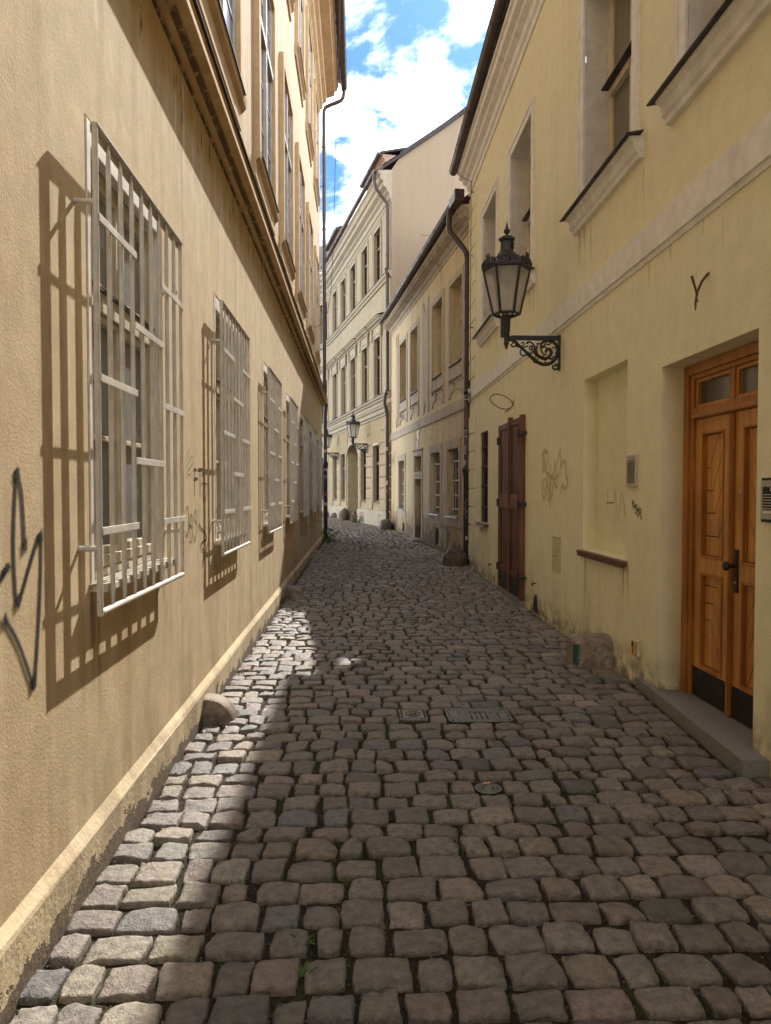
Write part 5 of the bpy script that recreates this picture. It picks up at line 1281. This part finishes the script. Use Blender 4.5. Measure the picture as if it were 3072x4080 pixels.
# ------------------------------------------------------------------ STREET LAMPS
def arc3(c, r, a0, a1, n=10, r1=None):
    return [(0, c[0]+(r+(0 if r1 is None else (r1-r)*k/n))*math.cos(a0+(a1-a0)*k/n), c[1]+(r+(0 if r1 is None else (r1-r)*k/n))*math.sin(a0+(a1-a0)*k/n)) for k in range(n+1)]
def px(l): return [(0, (1240-x)*.000857, (1650-y)*.000857) for x, y in l]
def smoothp(P, k=4):
    P = [Vector(p) for p in P]; Q = []
    for i in range(len(P)-1):
        p0, p1, p2, p3 = P[max(0, i-1)], P[i], P[i+1], P[min(len(P)-1, i+2)]
        for j in range(k):
            t = j/k; Q.append(.5*((2*p1)+(p2-p0)*t+(2*p0-5*p1+4*p2-p3)*t*t+(p3-p0+3*p1-3*p2)*t**3))
    return Q+[P[-1]]
def make_lamp():
    root = empty('street_lamp', (0, 0, 0))
    m = MB(); O = .62
    m.box(-.016, .016, .012, O-.03, -.022, .012); m.box(-.022, .022, .012, O-.05, .0122, .02); m.box(-.03, .03, 0, .02, -.37, .03)
    for k in range(40): m.box(-.0185, .0185, .03+.0136*k, .037+.0136*k, -.03, -.0222)
    m.lathe((0, O, -.14), [(.003, 0), (.012, .02), (.02, .035), (.016, .045), (.03, .06), (.034, .07), (.026, .085), (.028, .12), (.034, .16), (.04, .17), (.04, .19), (.03, .20)], 10)
    m.lathe((0, O, .05), [(.034, 0), (.042, .02), (.046, .14), (.052, .18), (.058, .20)], 10)
    m.box(-.02, .02, O-.005, O+.065, .0, .22)
    main = smoothp(px([(545, 1690), (620, 1690), (690, 1755), (760, 1820), (850, 1905), (930, 1970), (1020, 2003), (1105, 1990), (1175, 1930), (1210, 1840), (1195, 1760), (1150, 1708), (1085, 1692), (1015, 1705), (975, 1745)]))
    n = len(main); m.tube(main, [.0125+.0085*math.sin(PI*i/(n-1)) for i in range(n)], 7)
    sp = smoothp(px([(930, 1760), (915, 1820), (950, 1890), (1020, 1925), (1080, 1910), (1118, 1860), (1112, 1815), (1080, 1800), (1050, 1820), (1058, 1850)])); n = len(sp)
    m.tube(sp, [.0125+.0085*math.sin(PI*i/(n-1)) for i in range(n)], 7)
    for P, r in (([(980, 1720), (985, 1800), (1010, 1860), (1060, 1875)], .008), ([(575, 1740), (600, 1770), (640, 1760), (640, 1725), (605, 1715), (595, 1740)], .007), ([(810, 1760), (750, 1780), (705, 1830), (720, 1880), (770, 1885), (800, 1860)], .007), ([(790, 1715), (830, 1705), (880, 1735), (900, 1790), (895, 1850), (930, 1900)], .007),
                 ([(900, 1790), (850, 1810), (825, 1780), (850, 1755), (880, 1770)], .006), ([(1150, 2010), (1145, 2050), (1180, 2070), (1215, 2050), (1210, 2010), (1180, 2005), (1180, 2035)], .009), ([(940, 1960), (945, 1915), (990, 1905)], .006), ([(640, 1755), (690, 1780)], .006), ([(885, 1900), (880, 1960), (905, 1985), (915, 1950), (905, 1900)], .005), ([(1140, 1700), (1090, 1740), (1040, 1730), (1030, 1765), (1060, 1780)], .007), ([(690, 1770), (735, 1760), (760, 1730), (735, 1712), (715, 1730)], .006), ([(1000, 1850), (1030, 1880), (1000, 1900), (975, 1885)], .006), ([(1200, 1900), (1160, 1900), (1130, 1930), (1150, 1960), (1175, 1945)], .007), ([(1050, 1940), (1040, 1975), (1075, 1985)], .006), ([(830, 1860), (860, 1850), (870, 1820), (850, 1808)], .006)):
        m.tube(smoothp(px(P), 3), r*1.3, 6)
    for x, y, r in ((800, 1850, .022), (865, 1925, .018), (1000, 2003, .014), (1000, 1770, .026), (895, 1835, .018), (1105, 1800, .02), (800, 1720, .018), (655, 1755, .014), (860, 1780, .016), (1110, 1930, .016), (1190, 1850, .018), (1060, 1930, .018), (940, 1730, .018), (1150, 1780, .016), (720, 1790, .016), (930, 1960, .016), (1090, 1990, .014)):
        c = px([(x, y)])[0]; m.lathe((c[0], c[1], c[2]-r*.7), [(r*.2, 0), (r*.7, r*.25), (r, r*.7), (r*.7, r*1.15), (r*.15, r*1.4)], 7)
    build('bracket', m, 'iron', root, bevel=.0)
    HR = math.radians(-98)
    def hexp(R, z): return [(R*math.cos(HR+k*PI/3), O+R*math.sin(HR+k*PI/3), z) for k in range(6)]
    m = MB(); B0, B1 = hexp(.148, .262), hexp(.262, .765)
    for k in range(6):
        m.tube([B0[k], B1[k]], .0165, 6)
        m.tube([B0[k], B0[(k+1) % 6]], .016, 6); m.tube([B1[k], B1[(k+1) % 6]], .017, 6)
        # arms from the socket to the ring
        if k % 2 == 0: m.tube([(0, O, .235), B0[k]], .009, 5)
    C0, C1 = hexp(.285, .772), hexp(.285, .800)
    m.add(C0+C1+hexp(.25, .77)+hexp(.25, .80), [(k, (k+1) % 6, 6+(k+1) % 6, 6+k) for k in range(6)]+[(6+k, 6+(k+1) % 6, 18+(k+1) % 6, 18+k) for k in range(6)]+[(k, 12+k, 12+(k+1) % 6, (k+1) % 6) for k in range(6)])
    build('lantern_frame', m, 'iron', root)
    m = MB()
    for k in range(6):
        a, b = Vector(hexp(.262, .765)[k]), Vector(hexp(.262, .765)[(k+1) % 6]); c, d = Vector(hexp(.148, .262)[k]), Vector(hexp(.148, .262)[(k+1) % 6])
        m.quad(tuple(c), tuple(d), tuple(b), tuple(a))
    build('pane', m, 'lampglass', root)
    m = MB(); m.lathe((0, O, 0), [(.262, .801), (.20, .86), (.135, .90), (.105, .93), (.10, .955), (.078, .965), (.072, 1.0), (.070, 1.08), (.090, 1.095), (.094, 1.115), (.086, 1.13), (.055, 1.14), (.03, 1.145)], 6, HR, False)
    m.lathe((0, O, 0), [(.03, 1.14), (.018, 1.15), (.016, 1.165), (.03, 1.18), (.038, 1.20), (.03, 1.222), (.014, 1.235), (.02, 1.245), (.013, 1.255), (.012, 1.27), (.003, 1.305)], 10)
    m.box(-.03, .03, O-.078, O-.071, 1.0, 1.075); build('lantern_roof', m, 'iron', root)
    m = MB()
    for k in range(6):
        a, b = Vector(hexp(.278, .80)[k]), Vector(hexp(.278, .80)[(k+1) % 6]); t = (b-a).normalized(); u = Vector((0, 0, 1)); L = (b-a).length
        lean = ((a+b)/2-Vector((0, O, .8))).normalized()*.12
        for f, r in ((.06, .018), (.18, .027), (.32, .03), (.68, .03), (.82, .027), (.94, .018)):
            c = a+t*L*f+(u+lean)*r*.9
            m.tube([c+(t*math.cos(q*PI/4)+(u+lean)*math.sin(q*PI/4))*r for q in range(9)], .0075, 5)
            m.tube([c+u*r, c+u*(r+.018)], [.008, .004], 5)
        c = a+t*L*.5; m.tube([c, c+(u+lean)*.085], [.035, .012], 6); m.tube([c+(u+lean)*.075-t*.03, c+(u+lean)*.08, c+(u+lean)*.075+t*.03], .007, 5)
        for g in (-.03, 0, .03): m.tube([c+(u+lean)*.08+t*g, c+(u+lean)*.11+t*g], [.006, .008], 5)
    build('cresting', m, 'iron', root)
    m = MB(); m.lathe((0, O, 0), [(.025, .27), (.028, .30), (.022, .33), (.022, .56), (.06, .60), (.11, .70), (.13, .76)], 10); build('lamp_holder', m, simple('lamp_fitting', (.32, .30, .27), .5), root)
    return root
lamp = make_lamp()
lamp.location = (2.32, 8.13, 3.355); lamp.rotation_euler = (0, 0, PI/2)
grp = 'wall lanterns along the lane'
tag(lamp, 'large black wall lantern on a scrolled iron bracket of the pale yellow building', 'street lamp', grp)
l2 = copy_tree(lamp, None, RC_(3.42, .03, 3.49)); l2.rotation_euler = (0, 0, PI/2+AC); l2['label'] = 'black wall lantern on the cream house right by the arched doorway'
l3 = copy_tree(lamp, None, RC_(9.6, .03, 3.45)); l3.rotation_euler = (0, 0, PI/2+AC); l3['label'] = 'black wall lantern farthest down the lane, partly behind the ochre building\'s drainpipe'

# ------------------------------------------------------------------ GUARD STONES, COVERS, PLANTS
def rough(m, amp, sc=3.):
    for i, (x, y, z) in enumerate(m.v):
        a = math.sin(x*17*sc/3+y*11)*math.cos(z*13+x*5); b = math.sin(y*19*sc/3+z*9+2); c = math.sin(z*21+x*14+y*3+1)
        m.v[i] = (x+amp*a, y+amp*b, z+amp*.6*c*(1 if z > .02 else 0))
def quarter_stone(loc, r, w, label, h=None):
    m = MB(); n = 10; h = h or r*.72
    prof = [(-.02, -.06)]+[(r*math.cos(PI/2*k/n)**.85 if k < n else 0., h*math.sin(PI/2*k/n)) for k in range(n+1)]+[(-.04, h), (-.04, -.06)]
    cuts = 8; N = len(prof); vs = []
    for j in range(cuts+1):
        t = -1+2*j/cuts; k = 1-.05*abs(t)**6
        vs += [(x*k if x > 0 else x, t*w/2, z*k if z > 0 else z) for x, z in prof]
    fs = []
    for j in range(cuts): fs += [(j*N+i, j*N+(i+1) % N, (j+1)*N+(i+1) % N, (j+1)*N+i) for i in range(N)]
    m.add(vs, fs, True); m.add(vs[:N], [tuple(range(N-1, -1, -1))]); m.add(vs[-N:], [tuple(range(N))]); rough(m, .004)
    o = build('guard_stone', m, 'guard', None, loc); return tag(o, label, 'guard stone', 'worn guard stones along the walls')
quarter_stone((-1.075, 5.03, gz(-1, 5)-.02), .215, .17, 'nearest worn quarter round guard stone against the ochre wall plinth', .182)
quarter_stone((-1.075, 10.8, gz(-1, 10.8)-.02), .26, .26, 'quarter round guard stone at the ochre plinth, second from the camera', .19)
quarter_stone((-1.075, 17.1, gz(-1, 17)-.02), .22, .35, 'farthest small dark guard stone at the ochre plinth near the drainpipe', .18)
m = MB(); n = 16   # block stone on the right
def rrect(a0, a1, b0, b1, r, k=4):
    P = []
    for (cx, cy, s) in ((a0+r, b0+r, PI), (a1, b0+.02, 1.5*PI), (a1, b1-.02, 0), (a0+r, b1-r, PI/2)):
        rr = r if cx < a1-.01 else .0
        for q in range(k+1): P.append((cx+rr*math.cos(s+q*PI/2/k), cy+rr*math.sin(s+q*PI/2/k)))
    return P
lay = [(0, -.05, 0.), (0, .18, .004), (.0, .22, .012), (.014, .25, .03), (.04, .268, .06), (.085, .276, .10)]
N = 20; vs = []
for d, z, s in lay:
    vs += [(x, y, z) for x, y in rrect(-.345+d+s*.3, .02, -.17+d+s*.1, .17-d-s*.1, .032)]
fs = []
for j in range(len(lay)-1): fs += [(j*N+i, j*N+(i+1) % N, (j+1)*N+(i+1) % N, (j+1)*N+i) for i in range(N)]
fs.append(tuple(range((len(lay)-1)*N, len(lay)*N)))
m.add(vs, fs, True); rough(m, .006)
gs = build('guard_stone', m, 'guard', None, (2.32, 6.5, gz(2.3, 6.5)-.01)); tag(gs, 'square block guard stone with rounded top at the pale yellow wall beside the oak door', 'guard stone', 'worn guard stones along the walls')
m = MB(); vs = []; fs = []
for k in range(7):
    z = .03+.035*k
    for y in (-.172, -.12-.01*math.sin(k*2.2), ): vs.append((-.352+.012*(k > 5)+rnd.uniform(-.001, .001)+(0.012 if y > -.15 else 0), y+.012*(k > 5), z))
gp = MB()
for k in range(6):
    z0, z1 = .04+.03*k, .04+.03*(k+1); w = .022+.012*math.sin(k*1.7)
    gp.add([(-.353, -.10+.02*math.sin(k*3), z0), (-.3535, -.115-.0, z1), (-.348, -.178, z1), (-.347, -.178, z0), (-.345+w*.8, -.182, z0), (-.345+w, -.182, z1)], [(0, 1, 2, 3), (3, 2, 5, 4)])
rough(gp, .0025); build('paint_smear', gp, 'green_paint', gs)
def boulder(loc, sx, sy, sz, label, seed):
    bm = bmesh.new(); bmesh.ops.create_icosphere(bm, subdivisions=3, radius=1)
    r = random.Random(seed); ph = [r.uniform(0, 6) for _ in range(6)]
    for v in bm.verts:
        x, y, z = v.co; k = 1+.05*math.sin(13*x+ph[4])*math.sin(11*z+ph[5])+.03*math.sin(23*y+17*x)+.10*math.sin(3*x+ph[0])*math.sin(2.6*y+ph[1])+.07*math.sin(5*z+ph[2]+4*x)+.04*math.sin(9*y+ph[3]+7*z)
        p = v.co*k; v.co = (math.copysign(abs(p.x)**.8, p.x)*sx, math.copysign(abs(p.y)**.8, p.y)*sy, math.copysign(abs(p.z)**.8, p.z)*sz)
    me = bpy.data.meshes.new('guard_stone'); bm.to_mesh(me); bm.free(); me.polygons.foreach_set('use_smooth', [True]*len(me.polygons)); me.materials.append(M['guard_dark'])
    o = bpy.data.objects.new('guard_stone', me); COL.objects.link(o); o.location = loc; tag(o, label, 'guard stone', 'worn guard stones along the walls')
boulder((2.03, 14.75, gz(2.1, 15.)+.06), .24, .24, .30, 'dark boulder below the drainpipe where the yellow and the weathered building meet', 1)
boulder((.98, 24.8, gz(1, 24.8)+.08), .25, .34, .27, 'rough boulder at the corner where the weathered and the cream building meet', 2)
for (s, o, a, h, lb, k) in ((7.55, .22, .26, .50, 'big rounded boulder at the left foot of the cream house\'s arched doorway', 3), (5.55, .16, .16, .44, 'slim upright boulder at the right foot of the cream house\'s arched doorway', 4), (10.3, .12, .26, .24, 'low dark boulder at the cream house plinth, left of the arched doorway', 5), (12.3, .3, .28, .26, 'leftmost low boulder at the cream house plinth', 6)):
    boulder(RC_(s, o, .29), a*.9, a, h, lb, k)
# covers
z = gz(.4, 5.1)-.010
m = MB(); m.box(-.0975, .0975, -.12, .12, -.04, .0)
sq = build('frame_plate', m, 'cover', None, (0, 0, 0), bevel=.003)
R_ = tag(empty('hydrant_cover', (.3975, 5.09, z)), 'small square cast iron cover with an oval emblem between the cobbles', 'cover'); sq.parent = R_; sq.name = 'plate'
m = MB(); m.frame(0, 0, 0, 0, 0, 0, 0) if False else None
def ringflat(m, a, b, ra, rb, z0, z1, n=28, a0=0, a1=2*PI, cx=0, cy=0):
    vs = []
    for k in range(n+1):
        t = a0+(a1-a0)*k/n
        for (A, B) in ((a, b), (ra, rb)): vs += [(cx+A*math.cos(t), cy+B*math.sin(t), z0), (cx+A*math.cos(t), cy+B*math.sin(t), z1)]
    m.add(vs, [(4*k+1, 4*k+5, 4*k+7, 4*k+3) for k in range(n)]+[(4*k, 4*k+1, 4*k+5, 4*k+4) for k in range(n)]+[(4*k+2, 4*k+6, 4*k+7, 4*k+3) for k in range(n)])
for k in range(9):
    x = -.08+.02*k; m.box(x-.005, x+.005, .088, .108, .0002, .0035); m.box(x-.005, x+.005, -.108, -.088, .0002, .0035)
for k in range(7):
    y = -.072+.024*k; m.box(-.09, -.074, y-.007, y+.007, .0002, .0035); m.box(.074, .09, y-.007, y+.007, .0002, .0035)
build('border', m, 'cover_dark', R_)
m = MB(); ringflat(m, .056, .064, .048, .055, .0002, .004); m.box(-.03, .03, -.028, -.018, .0002, .004); m.box(-.026, .026, -.012, .03, .0002, .003); build('emblem', m, 'cover_dark', R_)
m = MB(); ringflat(m, .046, .053, .041, .047, .0002, .003); m.box(-.066, -.062, -.08, .08, .0002, .002); m.box(-.022, -.012, -.008, .026, .0031, .005); m.box(.0, .01, -.008, .026, .0031, .005); build('brass_inlay', m, 'brass_patina', R_)
R_ = tag(empty('manhole_cover', (.865, 5.045, gz(.86, 5)-.006)), 'long rectangular cast iron manhole cover with a grid pattern and rounded corners', 'cover')
def rr(a, b, r, k=5):
    P = []
    for cx, cy, s in ((a-r, b-r, 0), (-a+r, b-r, PI/2), (-a+r, -b+r, PI), (a-r, -b+r, 1.5*PI)):
        P += [(cx+r*math.cos(s+q*PI/2/k), cy+r*math.sin(s+q*PI/2/k)) for q in range(k+1)]
    return P
m = MB(); m.hprism(rr(.228, .162, .05), -.05, -.004); build('plate', m, 'cover_dark', R_)
m = MB(); A, B_ = rr(.228, .162, .05), rr(.216, .150, .045); n = len(A)
m.add([(x, y, 0) for x, y in A]+[(x, y, 0) for x, y in B_]+[(x, y, -.0045) for x, y in B_], [(k, (k+1) % n, n+(k+1) % n, n+k) for k in range(n)]+[(n+k, n+(k+1) % n, 2*n+(k+1) % n, 2*n+k) for k in range(n)])
build('rim', m, 'cover', R_)
m = MB()
for i in range(17):
    for j in range(9):
        x = -.2+.025*i; y = -.128+.032*j
        if abs(x) < .066 and y < .09 and y > -.12: continue
        if abs(x) > .19 and abs(y) > .12: continue
        if (x < -.13 and -.05 < y < .09) or (x > .14 and -.08 < y < .05): continue
        m.box(x-.0105, x+.0105, y-.0135, y+.0135, -.0039, -.0005)
m.box(-.205, -.14, -.045, .085, -.0039, -.0012); m.box(.15, .205, -.075, .045, -.0039, -.0012)
build('grid', m, 'cover', R_)
m = MB(); ringflat(m, .062, .085, .055, .077, -.0039, -.0005, 24, -.2, PI+.2, 0, .0)
m.box(-.06, .06, -.115, -.108, -.0039, -.0005)
for x in (-.036, 0, .036): m.box(x-.010, x+.010, -.07, .03, -.0039, -.0008); m.box(x-.014, x+.014, .035, .045, -.0039, -.0006); m.box(x-.013, x+.013, -.1, -.08, -.0039, -.0006)
m.box(-.05, .05, -.02, -.01, -.00079, .0); build('emblem', m, 'cover', R_)
R_ = tag(empty('valve_cover', (.7075, 3.80, gz(.7, 3.8)-.012)), 'small round cast iron valve cover with concentric rings in the cobbles', 'cover')
m = MB(); m.lathe((0, 0, -.05), [(.073, 0), (.073, .046)], 28); build('plate', m, 'cast_iron', R_)
m = MB()
for a, b in ((.072, .062), (.055, .049), (.043, .038)): ringflat(m, a, a, b, b, -.004, .0, 32)
ringflat(m, .032, .032, .008, .008, -.004, -.0005, 24, .5, 2.4); ringflat(m, .032, .032, .008, .008, -.004, -.0005, 24, 3.6, 5.5); m.box(-.03, .03, -.003, .003, -.004, -.0004)
build('rings', m, 'cover', R_)
m = MB()
for k in range(4): m.lathe((-.008+.01*k, .045+.006*(k % 2), 0), [(.003, 0), (.008, .004), (.007, .010), (.002, .014)], 7)
tag(build('crumb', m, simple('bread', (.55, .38, .17), .8)), 'pale crumb of bread lying on the small round valve cover', 'crumb').location = (.70, 3.80, gz(.7, 3.8)-.012)
def leafquad(m, base, dirv, up, L, W, curl=.3):
    d = dirv.normalized(); s = d.cross(Vector((0, 0, 1))).normalized(); n = 4; vs = []
    for k in range(n+1):
        t = k/n; w = W*math.sin(PI*(.08+.90*t))**.8; p = base+d*L*t+Vector((0, 0, 1))*(up*t-curl*t*t)*L
        vs += [tuple(p-s*w), tuple(p+Vector((0, 0, -.12*W))), tuple(p+s*w)]
    m.add(vs, [(3*k, 3*k+1, 3*k+4, 3*k+3) for k in range(n)]+[(3*k+1, 3*k+2, 3*k+5, 3*k+4) for k in range(n)])
def weed(x, y, n, L, label, seed, grp='weeds growing in the joints'):
    r = random.Random(seed); m = MB()
    for k in range(n):
        a = r.uniform(0, 6.28); d = Vector((math.cos(a), math.sin(a), 0))
        leafquad(m, Vector((x, y, gz(x, y)-.02))+d*r.uniform(0, .012), d, r.uniform(.4, 1.3), L*r.uniform(.6, 1.1), L*.16*r.uniform(.7, 1.2), r.uniform(.3, .7))
    tag(build('weed', m, 'leaf'), label, 'weed', grp)
for i, (x, y, n, L, lb) in enumerate(((-.2, 2.51, 9, .05, 'small green weed rosette between near cobbles in the lower middle of the lane'), (-.19, 2.335, 8, .05, 'nearest green weed rosette between the frontmost cobbles'), (-.68, 5.04, 14, .045, 'green weed just right of the nearest quarter round guard stone'), (-.42, 5.22, 12, .035, 'low green tuft left of the square cover'), (-.2, 5.05, 9, .035, 'tiny green tuft close to the left of the square cover'), (1.46, 6.8, 9, .04, 'green tuft in a joint left of the block guard stone'), (1.24, 3.86, 7, .045, 'green sprout in a joint right of the round valve cover'), (1.86, 4.32, 10, .05, 'green tuft beside the near end of the granite doorstep'), (.8, 5.30, 12, .035, 'green tuft at the far edge of the rectangular manhole cover'))):
    weed(x, y, n, L, lb, 10+i)
def bush(cx, cy, cz, n, sp, L, label, seed):
    r = random.Random(seed); root = tag(empty('plant', (cx, cy, cz)), label, 'plant'); m = MB(); st_ = MB()
    for k in range(n):
        a = r.uniform(0, 6.28); rad = sp*r.random()**.6; h = r.uniform(.04, sp*1.5)*(1-.5*rad/sp)
        b = Vector((rad*math.cos(a), rad*math.sin(a), h)); a2 = a+r.gauss(0, 1)
        leafquad(m, b, Vector((math.cos(a2), math.sin(a2), 0)), r.uniform(-.2, .8), L*r.uniform(.6, 1.2), L*.33, r.uniform(.2, .8))
        if k % 5 == 0: st_.tube([(0, 0, -.02), tuple(b*.5+Vector((0, 0, .03))), tuple(b)], [.005, .004, .002], 4)
    build('leaves', m, 'leaf', root); build('stem', st_, 'leaf', root)
bush(-.86, 21.9, gz(-.9, 21.9), 170, .36, .085, 'dark green leafy plant growing at the foot of the ochre building\'s corner drainpipe', 3)
p = RC_(4.3, .22, .29); bush(p[0], p[1], p[2], 120, .30, .09, 'leafy green plant by the cellar opening of the cream house', 5)

# ------------------------------------------------------------------ SKY, SUN, CAMERA
w = bpy.data.worlds.new('World'); scene.world = w; w.use_nodes = True
nt = w.node_tree; nt.nodes.clear()
out = nt.nodes.new('ShaderNodeOutputWorld'); bg = nt.nodes.new('ShaderNodeBackground'); nt.links.new(bg.outputs[0], out.inputs[0])
sky = nt.nodes.new('ShaderNodeTexSky'); sky.sky_type = 'NISHITA'; sky.sun_disc = False
SUN_EL, SUN_AZ = math.radians(42.2), math.radians(16.2)
sky.sun_elevation = SUN_EL; sky.sun_rotation = SUN_AZ; sky.air_density = 1.0; sky.dust_density = .4; sky.ozone_density = 1.2
tc = nt.nodes.new('ShaderNodeTexCoord')
def wn(t, **k): return nt.nodes.new(t)
sp = wn('ShaderNodeSeparateXYZ'); nt.links.new(tc.outputs['Generated'], sp.inputs[0])
def wm(op, a, b=0., c=None):
    n = nt.nodes.new('ShaderNodeMath'); n.operation = op
    for i, q in enumerate((a, b)):
        if isinstance(q, bpy.types.NodeSocket): nt.links.new(q, n.inputs[i])
        else: n.inputs[i].default_value = q
    return n.outputs[0]
den = wm('ADD', wm('MAXIMUM', sp.outputs[2], 0.), .22)
cx_ = wm('DIVIDE', sp.outputs[0], den); cy_ = wm('DIVIDE', sp.outputs[1], den)
cb = wn('ShaderNodeCombineXYZ'); nt.links.new(cx_, cb.inputs[0]); nt.links.new(cy_, cb.inputs[1])
mp = wn('ShaderNodeMapping'); nt.links.new(cb.outputs[0], mp.inputs[0]); mp.inputs['Location'].default_value = (CLX, CLY, 0) if 'CLX' in globals() else (0.3, 0.9, 0)
n1 = wn('ShaderNodeTexNoise'); nt.links.new(mp.outputs[0], n1.inputs['Vector']); n1.inputs['Scale'].default_value = 5.2; n1.inputs['Detail'].default_value = 9; n1.inputs['Roughness'].default_value = .58; n1.inputs['Distortion'].default_value = .25
mr = wn('ShaderNodeMapRange'); mr.interpolation_type = 'SMOOTHSTEP'; nt.links.new(wm('ADD', n1.outputs['Fac'], wm('MULTIPLY', wm('SUBTRACT', .42, sp.outputs[2]), .16)), mr.inputs[0]); mr.inputs[1].default_value = .40; mr.inputs[2].default_value = .65
n2 = wn('ShaderNodeTexNoise'); nt.links.new(mp.outputs[0], n2.inputs['Vector']); n2.inputs['Scale'].default_value = 5; n2.inputs['Detail'].default_value = 6
mr2 = wn('ShaderNodeMapRange'); nt.links.new(n2.outputs['Fac'], mr2.inputs[0]); mr2.inputs[1].default_value = .3; mr2.inputs[2].default_value = .7; mr2.inputs[3].default_value = 14.; mr2.inputs[4].default_value = 21.
cc = wn('ShaderNodeCombineXYZ')
for i, k in enumerate((1.0, .985, .965)): nt.links.new(wm('MULTIPLY', mr2.outputs[0], k), cc.inputs[i])
skm = wn('ShaderNodeMix'); skm.data_type = 'RGBA'; skm.blend_type = 'MULTIPLY'; skm.inputs[0].default_value = 1; nt.links.new(sky.outputs[0], skm.inputs[6]); skm.inputs[7].default_value = (.13, .24, .40, 1)
mx = wn('ShaderNodeMix'); mx.data_type = 'RGBA'; nt.links.new(mr.outputs[0], mx.inputs[0]); nt.links.new(skm.outputs[2], mx.inputs[6]); nt.links.new(cc.outputs[0], mx.inputs[7])
nt.links.new(mx.outputs[2], bg.inputs[0]); bg.inputs[1].default_value = .12
sl = bpy.data.lights.new('sun', 'SUN'); sl.energy = 2.1; sl.angle = math.radians(.55); sl.color = (1., .94, .84)
so = bpy.data.objects.new('sun', sl); COL.objects.link(so)
dv = Vector((math.sin(SUN_AZ)*math.cos(SUN_EL), math.cos(SUN_AZ)*math.cos(SUN_EL), math.sin(SUN_EL)))
so.rotation_euler = dv.to_track_quat('Z', 'Y').to_euler(); so.location = (5, 20, 30)
cam = bpy.data.cameras.new('camera'); co = bpy.data.objects.new('camera', cam); COL.objects.link(co)
cam.sensor_fit = 'HORIZONTAL'; cam.sensor_width = 36; cam.lens = 36*2837/3072; cam.clip_start = .05; cam.clip_end = 2000
co.location = (0, 0, 1.6); co.rotation_euler = (math.radians(90-1.676), 0, math.radians(-2.2406))
scene.camera = co
vs_ = scene.view_settings; vs_.view_transform = 'Standard'; vs_.look = 'None'; vs_.exposure = 1.95; vs_.gamma = 1
scene.render.engine = 'CYCLES'
cy = scene.cycles; cy.use_denoising = True
try: cy.denoiser = 'OPENIMAGEDENOISE'; cy.denoising_input_passes = 'RGB_ALBEDO_NORMAL'; cy.denoising_prefilter = 'ACCURATE'
except Exception: pass
cy.max_bounces = 10; cy.diffuse_bounces = 6; cy.glossy_bounces = 4; cy.transmission_bounces = 6; cy.transparent_max_bounces = 12
cy.caustics_reflective = True; cy.caustics_refractive = False; cy.sample_clamp_indirect = 6
